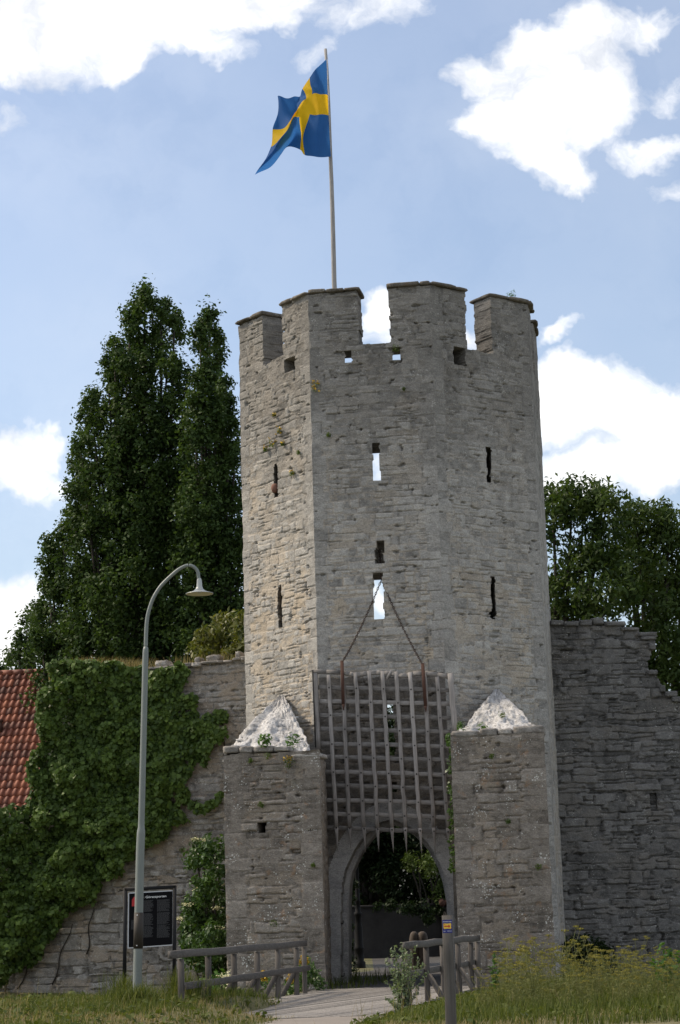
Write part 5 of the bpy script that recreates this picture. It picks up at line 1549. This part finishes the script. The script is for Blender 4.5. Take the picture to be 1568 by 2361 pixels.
for (x0, y0, x1, y1) in ((120, 2270, 165, 2130), (40, 2280, 100, 2160), (200, 2200, 215, 2080), (10, 2290, 20, 2140), (522, 1690, 500, 1640), (518, 1720, 480, 1650)):
    pp = [pt_on_plane(x0 + (x1 - x0) * f + 4 * math.sin(f * 9), y0 + (y1 - y0) * f, LWa, LWb, .06) for f in np.linspace(0, 1, 8)]
    m = MB(); tube(m, pp, np.linspace(.025, .012, 8), 5); m.build('vine_stem', M_BARK, ivy)
# ivy creeping along the inner edge of the right buttress
iv2 = thing('climbing_ivy', 'thin strip of ivy beside the portcullis on the right buttress inner edge', 'ivy', tuple(at(1042, 1900, 48)))
cc = np.array([at(1042 + .022 * (y - 1800) + rng.uniform(-7, 0), y, 49.0 + rng.random()) for y in rng.uniform(1690, 2010, 90)])
m = MB(); leaf_cloud(m, cc[:55], 9, .08, .08, 77, aspect=.8); m.build('leaves', M_ELDER, iv2)

# ================================================================== shrubs
def shrub(name, label, balls, Y, seed, mat, leaf, n, cat='shrub', spread=.25, dens=14, flowers=None, aspect=.5, droop=.2, stem=True, fmat=M_CREAM, fsize=.11, group=None, flat=.35):
    x0 = np.mean([b[0] for b in balls]); base = at(x0, 2280, Y); base[2] = float(ground_z(base[0], base[1]))
    t = thing(name, label, cat, tuple(base), group)
    C = dome_clumps(balls, Y, seed, dens, 1.0)
    C = C[C[:, 2] > base[2] - .1]
    m = MB(); leaf_cloud(m, C, n, np.random.default_rng(seed).uniform(.6, 1.3, len(C)) * spread, leaf, seed + 1, up=.4, aspect=aspect, droop=droop)
    m.build('foliage', mat, t)
    if stem:
        m = MB(); limbs(m, base, [at(x, y, Y) for (x, y, r) in balls], .035, seed, .4); m.build('stem', M_BARK, t)
    for (x, y) in (flowers or []):
        p = at(x, y, Y - .55); m = MB(); r_ = np.random.default_rng(int(x * 7 + y))
        g_ = r_.normal(0, 1, (26, 3)) * np.array([fsize * .55, fsize * .55, fsize * flat * .5])
        leaf_cloud(m, p + g_, 5, .03, .035, int(x), up=1.5, aspect=.9); m.build('flower_head', fmat, t)
    return t


shrub('elder_shrub', 'dark elder shrub with cream flower heads between wall and left buttress', [(470, 1965, 30), (500, 1965, 28), (505, 2030, 32), (480, 2040, 34), (455, 1985, 18), (495, 2095, 36), (465, 2085, 30), (447, 2105, 28), (480, 2140, 40), (450, 2150, 30), (500, 2170, 36), (465, 2195, 36), (440, 2190, 22), (490, 2215, 34)], 53.4, 3000, M_ELDER, .125, 52,
      flowers=[(476, 1979), (455, 2051), (431, 2085), (414, 2118), (499, 2093), (499, 2056), (479, 2133), (452, 2222), (510, 2038), (472, 1937), (451, 1934), (507, 2140), (462, 2047)], spread=.25, dens=24)
shrub('low_bush', 'low green bush with pale flowers under the left bridge railing', [(475, 2300, 24), (500, 2290, 26), (525, 2300, 22), (545, 2295, 18), (510, 2268, 18), (462, 2285, 18)], 41.5, 3010, M_GREENP, .10, 26, spread=.14, dens=26, flowers=[(523, 2252), (530, 2262), (517, 2258)], fsize=.14, flat=.8)
shrub('dark_weed_clump', 'dark leafy weed clump at the foot of the left buttress by the last rail post', [(708, 2245, 16), (722, 2255, 16), (698, 2262, 14), (735, 2268, 10), (715, 2228, 10)], 47.2, 3020, M_ELDER, .09, 26, spread=.14, dens=30, stem=False)
for k, (x, y, lab) in enumerate(((609, 2250, 'yellow wildflowers behind the third gap of the left railing'), (671, 2258, 'yellow wildflowers behind the fifth gap of the left railing'), (701, 2215, 'yellow wildflowers above the mid rail beside the last left rail post'))):
    shrub('yellow_wildflower', lab, [(x, y + 8, 12), (x + 6, y + 16, 12), (x - 6, y + 18, 10)], 46.3, 3030 + k, M_GREENP, .07, 18, cat='flowers', spread=.12, dens=30, stem=False, flowers=[(x, y - 6), (x + 5, y), (x - 5, y + 3), (x + 2, y + 8)], fmat=M_YFL, fsize=.06, flat=1.2, group='yellow wildflowers by the railing')
shrub('dark_shrub', 'dark shrub in the shade at the foot of the right wall beside the tower', [(1330, 2195, 26), (1355, 2180, 26), (1385, 2200, 26), (1320, 2235, 30), (1365, 2235, 36), (1405, 2240, 24)], 55.5, 3040, M_DARKB, .13, 26, spread=.25, dens=18)


def stem_plant(name, label, base, stems, seed, mat, leaf, nl, aspect, cat='shrub', smat=M_BARK, rad=.006, droop=.0, lsp=.04, group=None):
    """upright plant: list of (top point) stems from base with leaves set along each"""
    t = thing(name, label, cat, tuple(base), group); rng = np.random.default_rng(seed)
    ms, ml = MB(), MB(); C = []
    for tp in stems:
        b0 = base + np.array([rng.normal(0, .07), rng.normal(0, .07), -.03])
        k = np.linspace(0, 1, 8)[:, None]; mid = b0 * .4 + tp * .6; mid[:2] = b0[:2] * .75 + tp[:2] * .25
        pts = (1 - k) ** 2 * b0 + 2 * k * (1 - k) * mid + k ** 2 * tp
        tube(ms, pts, np.linspace(rad, rad * .35, 8), 5, (.5, 0, 0))
        for f in np.linspace(.12, 1, nl):
            i = f * 7; a = int(min(i, 6)); C.append(pts[a] * (1 - (i - a)) + pts[a + 1] * (i - a))
    leaf_cloud(ml, np.array(C), 4, lsp, leaf, seed + 1, up=.5, aspect=aspect, droop=droop)
    ms.build('stem', smat, t); ml.build('leaves', mat, t)
    return t


rng = np.random.default_rng(55)
sb = at(930, 2345, 34.6); sb[2] = float(ground_z(sb[0], sb[1]))
stem_plant('silvery_shrub', 'pale grey-green leafy shrub at the right bridge corner', sb, [at(x, y, 34.6 + rng.uniform(-.4, .5)) for x, y in ((888, 2262), (893, 2215), (902, 2192), (912, 2183), (923, 2178), (931, 2190), (906, 2235), (889, 2300), (898, 2310), (917, 2225), (938, 2202), (948, 2195), (958, 2182), (965, 2210), (944, 2232), (975, 2225), (955, 2250), (925, 2260), (905, 2280), (984, 2245))], 3100, M_SILVER, .075, 17, .38, rad=.008, lsp=.045)
b0 = at(1140, 2300, 36.0); b0[2] = float(ground_z(b0[0], b0[1]))
stem_plant('green_sapling', 'slender green sapling in front of the right buttress', b0, [at(x, y, 36) for x, y in ((1138, 2205), (1146, 2212), (1128, 2232), (1155, 2235), (1140, 2250))], 3110, M_GREENP, .09, 9, .45)
b0 = at(1548, 2290, 33.0); b0[2] = float(ground_z(b0[0], b0[1]))
stem_plant('ash_sapling', 'bright green ash sapling with drooping leaflets at the right edge', b0, [at(x, y, 33 + rng.uniform(-.2, .2)) for x, y in ((1520, 2185), (1545, 2190), (1505, 2215), (1566, 2205), (1530, 2225), (1580, 2230), (1512, 2245))], 3120, M_GREENP, .13, 8, .38, droop=.5, lsp=.08)

# umbellifers on the right bank: five prototypes, copied
def make_umbel(seed):
    rng = np.random.default_rng(seed)
    t = thing('umbellifer', 'tall yellow-green umbellifer weed gone to flower on the right bank', 'weed', (0, 0, 0), 'yellow umbellifers on the right bank')
    ms, ml = MB(), MB(); h = rng.uniform(.85, 1.25); heads = []
    lean = rng.normal(0, .10, 2); base = np.zeros(3); top = np.array([lean[0], lean[1], h])
    k = np.linspace(0, 1, 7)[:, None]; main = base * (1 - k) + top * k + np.array([0, 0, 0]); main[:, 0] += .05 * np.sin(k[:, 0] * 3 + seed); 
    tube(ms, main, np.linspace(.009, .004, 7), 5, (.5, 0, 0)); heads.append(main[-1])
    for j in range(rng.integers(4, 7)):
        f = rng.uniform(.3, .85); i = f * 6; a = int(i); p = main[a] * (1 - (i - a)) + main[min(a + 1, 6)] * (i - a)
        az = rng.uniform(0, 6.28); L = rng.uniform(.22, .5) * (1.1 - f * .4); e = p + np.array([math.cos(az) * L * .75, math.sin(az) * L * .75, L * .85])
        mdl = (p + e) / 2 + np.array([math.cos(az) * .05, math.sin(az) * .05, -.03]); tube(ms, [p, mdl, e], [.005, .004, .003], 4, (.6, 0, 0)); heads.append(e)
        for q in range(3):
            pp = p + (e - p) * rng.random(); leaf_cloud(ml, [pp], 5, .07, .09, seed * 31 + j * 5 + q, aspect=.07, up=.1)
    leaf_cloud(ml, [main[1], main[1], main[2], main[2], main[3]], 34, .17, .15, seed + 99, aspect=.06, up=.2)
    ms.build('stem', M_UMSTEM, t); ml.build('leaves', M_UMSTEM, t)
    for e in heads:
        mh = MB(); r_ = rng.uniform(.045, .085); nr = 9
        for q in range(nr):
            az = q * 2.4; rr = r_ * math.sqrt((q + .5) / nr); c = e + np.array([math.cos(az) * rr, math.sin(az) * rr, .05 - rr * .25])
            tube(mh, [e, c], [.0025, .002], 3, (.3, 0, 0), cap=False); leaf_cloud(mh, [c], 6, .013, .020, seed + q, up=1.0, aspect=.9)
        mh.build('umbel', M_UMBEL, t)
    return t


def copy_tree(o, parent=None):
    c = o.copy(); COL.objects.link(c)
    if parent is not None: c.parent = parent
    for ch in list(o.children): copy_tree(ch, c)
    return c


protos = [make_umbel(60 + k) for k in range(6)]
rng = np.random.default_rng(19)
spots = []
for k in range(120):
    x = rng.uniform(1090, 1600); Y = rng.uniform(28.5, 36.5)
    if x < 1180 and rng.random() < .55: continue
    spots.append((x, Y))
for k, (x, Y) in enumerate(spots):
    X = at(x, 2290, Y)[0]
    o = protos[k] if k < 6 else copy_tree(protos[k % 6])
    s = rng.uniform(.42, 1.0 if 1170 < x < 1330 else .74) * (1.0 if x > 1220 else .85)
    o.location = (X, Y, float(ground_z(X, Y)) - .02); o.rotation_euler = (0, 0, rng.uniform(0, 6.28)); o.scale = (s, s, s)

# plants rooted in the masonry
def tuft(name, label, p, r, seed, mat=M_TUFT, n=40, leaf=.07, flowers=0, cat='wall plant', group=None, aspect=.35, up=.4, outn=None):
    t = thing(name, label, cat, tuple(p), group); rng = np.random.default_rng(seed)
    m = MB(); leaf_cloud(m, [p + np.array([0, 0, r * .3])], n, r, leaf, seed, aspect=aspect, up=up, outward=outn); m.build('leaves', mat, t)
    if flowers:
        m = MB(); pts = p + rng.normal(0, 1, (flowers, 3)) * r * .5 + np.array([0, -.03, r * .75]); leaf_cloud(m, pts, 3, .03, .05, seed + 1, aspect=.9, up=.3); m.build('blossom', M_YFL, t)
    return t


gw_ = 'yellow-flowered plants rooted in the tower wall'
for k, (x, y, A_, B_, r_, fl, lab) in enumerate((
        (728, 896, C1, C2, .14, 14, 'big yellow-flowered tuft at the tower edge below the battlements'),
        (627, 1028, C0, C1, .14, 10, 'largest yellow-flowered tuft on the sunny left tower face'),
        (644, 995, C0, C1, .08, 6, 'yellow-flowered tuft just above the largest one, left tower face'),
        (632, 958, C0, C1, .05, 5, 'small orange-yellow tuft highest on the left tower face'),
        (612, 1037, C0, C1, .07, 4, 'small yellow tuft left of the largest one, left tower face'),
        (651, 1025, C0, C1, .06, 4, 'small yellow tuft right of the largest one, left tower face'),
        (674, 1094, C0, C1, .08, 5, 'yellow-flowered tuft right of the upper left loophole'))):
    tuft('flowering_tuft', lab, pt_on_plane(x, y, A_, B_, .06), r_, 4000 + k, flowers=fl, n=50, group=gw_)
gt_ = 'small green tufts rooted in the masonry'
for k, (x, y, A_, B_, r_, lab) in enumerate((
        (757, 1004, C1, C2, .07, 'small green tuft high on the centre tower face near its left edge'),
        (688, 1045, C0, C1, .06, 'small green tuft on the left tower face beside the corner'),
        (931, 897, C1, C2, .05, 'tiny dark tuft in a joint below the middle battlements'),
        (912, 808, C1, C2, .13, 'green plant growing in the small square hole under the battlements'),
        (634, 2131, BLa, BLb, .13, 'round dark green tuft low on the left buttress'),
        (601, 1858, BLa, BLb, .08, 'small green tuft above the square hole of the left buttress'),
        (618, 1745, BLa, BLb, .09, 'green tuft just under the left buttress coping'),
        (577, 1755, BLa, BLb, .06, 'tiny tuft near the top left of the left buttress'),
        (722, 1996, BLa, BLb, .06, 'tiny moss tuft at the right edge of the left buttress'),
        (1241, 2001, BRa, BRb, .08, 'small tuft low on the right buttress near its right edge'),
        (1171, 1895, BRa, BRb, .07, 'small tuft in the middle of the right buttress'),
        (1134, 1745, BRa, BRb, .07, 'dark tuft near the top of the right buttress'),
        (455, 1850, LWa, LWb, .12, 'ragged tuft beside the small hole of the left wall'),
        (420, 1960, LWa, LWb, .09, 'small tuft on the left wall above the elder shrub'))):
    tuft('green_tuft', lab, pt_on_plane(x, y, A_, B_, .05), r_, 4100 + k, n=60, leaf=.06, group=gt_)
tuft('flowering_tuft', 'yellow-flowered plant hanging on the left buttress below its coping', pt_on_plane(667, 1765, BLa, BLb, .06), .15, 4200, flowers=12, n=70)
tuft('leafy_rosette', 'bright green leafy rosette on the left buttress top, left one', at(612, 1712, 48.35), .17, 4201, mat=M_GREENP, n=46, leaf=.17, up=1.0)
tuft('leafy_rosette', 'bright green leafy rosette on the left buttress top, nearer the portcullis', at(676, 1712, 48.35), .19, 4202, mat=M_GREENP, n=56, leaf=.14, up=1.0)
tuft('leafy_rosette', 'green rosette on the right buttress top in front of the white cap', at(1112, 1679, 47.75), .12, 4203, mat=M_GREENP, n=50, leaf=.10, up=1.0)
tuft('leafy_rosette', 'green weed on the right buttress top next to the portcullis frame', at(1063, 1678, 47.8), .13, 4204, mat=M_GREENP, n=50, leaf=.10, up=1.0)
tuft('feathery_weed', 'feathery green weed growing on top of the right merlon', pt_on_plane(1180, 684, C2, C3, -.2), .15, 4205, mat=M_GREENP, n=60, leaf=.13, aspect=.12, up=.8)
tuft('green_tuft', 'small dark tuft on the right white lime cap', at(1157, 1650, 49.6), .09, 4206, n=50, leaf=.07)

# ================================================================== greenery behind the gate
broad_tree('overhanging_tree', 'dark leafy tree overhanging the garden wall beyond the archway', [(760, 1960, 70), (820, 1930, 60), (860, 2000, 60), (830, 2060, 45), (900, 1950, 60), (920, 2020, 55), (880, 2075, 35), (960, 1920, 60), (1000, 2075, 40), (1040, 1960, 60), (800, 1860, 80), (900, 1850, 80), (1000, 1850, 80), (850, 1760, 90), (950, 1760, 90), (900, 1690, 60), (980, 2085, 25), (1030, 2060, 30), (760, 2060, 50), (800, 2100, 45), (850, 2105, 45), (900, 2105, 45), (950, 2105, 45), (1000, 2105, 40), (1050, 2100, 45), (1120, 2080, 60), (1190, 2060, 70), (1110, 1970, 80), (1200, 1950, 90), (1290, 2030, 90)], 85, 850, 2500, M_DARKB, .20, 46, spread=.5, droop=.3, dens=20)
broad_tree('flowering_shrub', 'bright green shrub with pale blossom over the garden wall, right in the archway', [(985, 1995, 26), (1010, 2010, 30), (1030, 2030, 28), (970, 2025, 24), (1000, 2045, 30), (965, 1975, 14), (945, 1990, 18), (1020, 2060, 24)], 82.3, 990, 2510, M_BRIGHTB, .17, 34, cat='shrub', spread=.32, droop=.2, dens=12, r0=.08)
shrub('hanging_creeper', 'dark creeper hanging over the garden wall top towards its right pier', [(935, 2092, 10), (955, 2096, 13), (975, 2098, 15), (995, 2104, 16), (1012, 2098, 12), (985, 2118, 10), (900, 2090, 8), (870, 2091, 7)], 81.6, 3065, M_DARKB, .15, 30, spread=.22, dens=22, stem=False)
shrub('passage_creeper', 'dark creeper on the left side of the passage inside the archway', [(806, 2215, 9), (808, 2180, 8), (812, 2240, 9), (806, 2140, 7), (812, 2080, 8), (815, 2040, 7)], 60.5, 3060, M_DARKB, .10, 20, spread=.16, dens=30, stem=False)

# ================================================================== grass
rng = np.random.default_rng(91)
def scatter(n, x0, x1, y0, y1, ok):
    X = rng.uniform(x0, x1, n); Y = rng.uniform(y0, y1, n); k = ok(X, Y); X, Y = X[k], Y[k]
    return np.stack([X, Y, ground_z(X, Y) - .01], 1)


offp = lambda X, Y: (np.abs(X - path_x(Y)) > np.where(Y < 35.5, .78, 2.15) + .3 * (fbm(X * 1.5, Y * 1.5, 8, 3) - .5) * np.where(Y < 35.5, 1, .3))
patch = lambda X, Y: fbm(X * .55, Y * .55, 23, 4, .6)
dry = lambda X, Y: sstep(.44, .62, patch(X, Y) + .13 * sstep(-1.2, -4.5, X) - .06 * sstep(0, 3, X))
m = MB()
P = scatter(70000, -8, 8.5, 25.5, 40.5, lambda X, Y: offp(X, Y) & (rng.random(len(X)) > dry(X, Y) * .85))
hh = .06 + .09 * fbm(P[:, 0] * .9, P[:, 1] * .9, 24, 3) + .10 * sstep(.55, .9, np.abs(P[:, 0] - path_x(P[:, 1])) / 3)
blades(m, P, hh, .011, 92, lean=.55)
P = scatter(14000, -11, 13, 40, 57, lambda X, Y: (np.abs(X - path_x(Y)) > 2.2))
blades(m, P, .30, .016, 93, lean=.6, tint=(0, .6))
W_ = scatter(1500, -8, 8.5, 26, 40, offp)       # low broad-leaved weeds between the blades
leaf_cloud(m, W_ + np.array([0, 0, .06]), 7, .11, .11, 98, up=1.1, aspect=.6, tint=(.0, .7))
tag(m.build('grass', M_GRASS), 'rough green meadow grass on both banks', 'grass', kind='stuff')
m = MB()
P = scatter(52000, -8, 8.5, 25.5, 40.5, lambda X, Y: offp(X, Y) & (rng.random(len(X)) < dry(X, Y) * .9 + .08))
blades(m, P, .07 + .09 * fbm(P[:, 0] * .9, P[:, 1] * .9, 27, 3), .010, 94, lean=.9)
P = scatter(420, -8, 8.5, 28, 38, offp); blades(m, P, .42, .007, 95, lean=.6)
tag(m.build('dry_grass', M_STRAW), 'straw-coloured dry grass patches on the banks', 'dry grass', kind='stuff')
m = MB()   # seedy grasses on top of the left wall
pts = []
for k in range(2600):
    x = rng.uniform(112, 545); y = np.interp(x, [112, 190, 330, 430, 520, 560], [1566, 1540, 1545, 1538, 1528, 1522]) + rng.uniform(-2, 6)
    if x > 330 and rng.random() < .75: continue
    pts.append(pt_on_plane(x, y, LWa, LWb, rng.uniform(-.7, .05)))
blades(m, np.array(pts), .34, .012, 96, lean=.6)
tag(m.build('wall_top_grass', M_STRAW), 'dry grass growing along the top of the left wall', 'dry grass', kind='stuff')

def tussock(label, x, y, Y, n, h, r_, seed, mat=M_GRASS):
    p = at(x, y, Y); p[2] = float(ground_z(p[0], p[1]))
    rg = np.random.default_rng(seed); P = p + np.stack([rg.normal(0, r_, n), rg.normal(0, r_, n), np.zeros(n) - .02], 1)
    mm = MB(); blades(mm, P, h, .014, seed, lean=.75, nseg=4)
    tag(mm.build('grass_tussock', mat, None, loc=tuple(p)), label, 'grass tuft')


tussock('lush green grass tussock at the foot of the street lamp', 320, 2330, 34.2, 800, .36, .18, 501)
tussock('tall pale grass clump by the right post of the information board', 415, 2320, 37.0, 300, .55, .13, 502)
tussock('tall grass clump around the first left rail post', 440, 2310, 36.2, 300, .46, .18, 503)
tussock('grass clump at the foot of the information board left post', 285, 2300, 37.6, 300, .50, .18, 504)
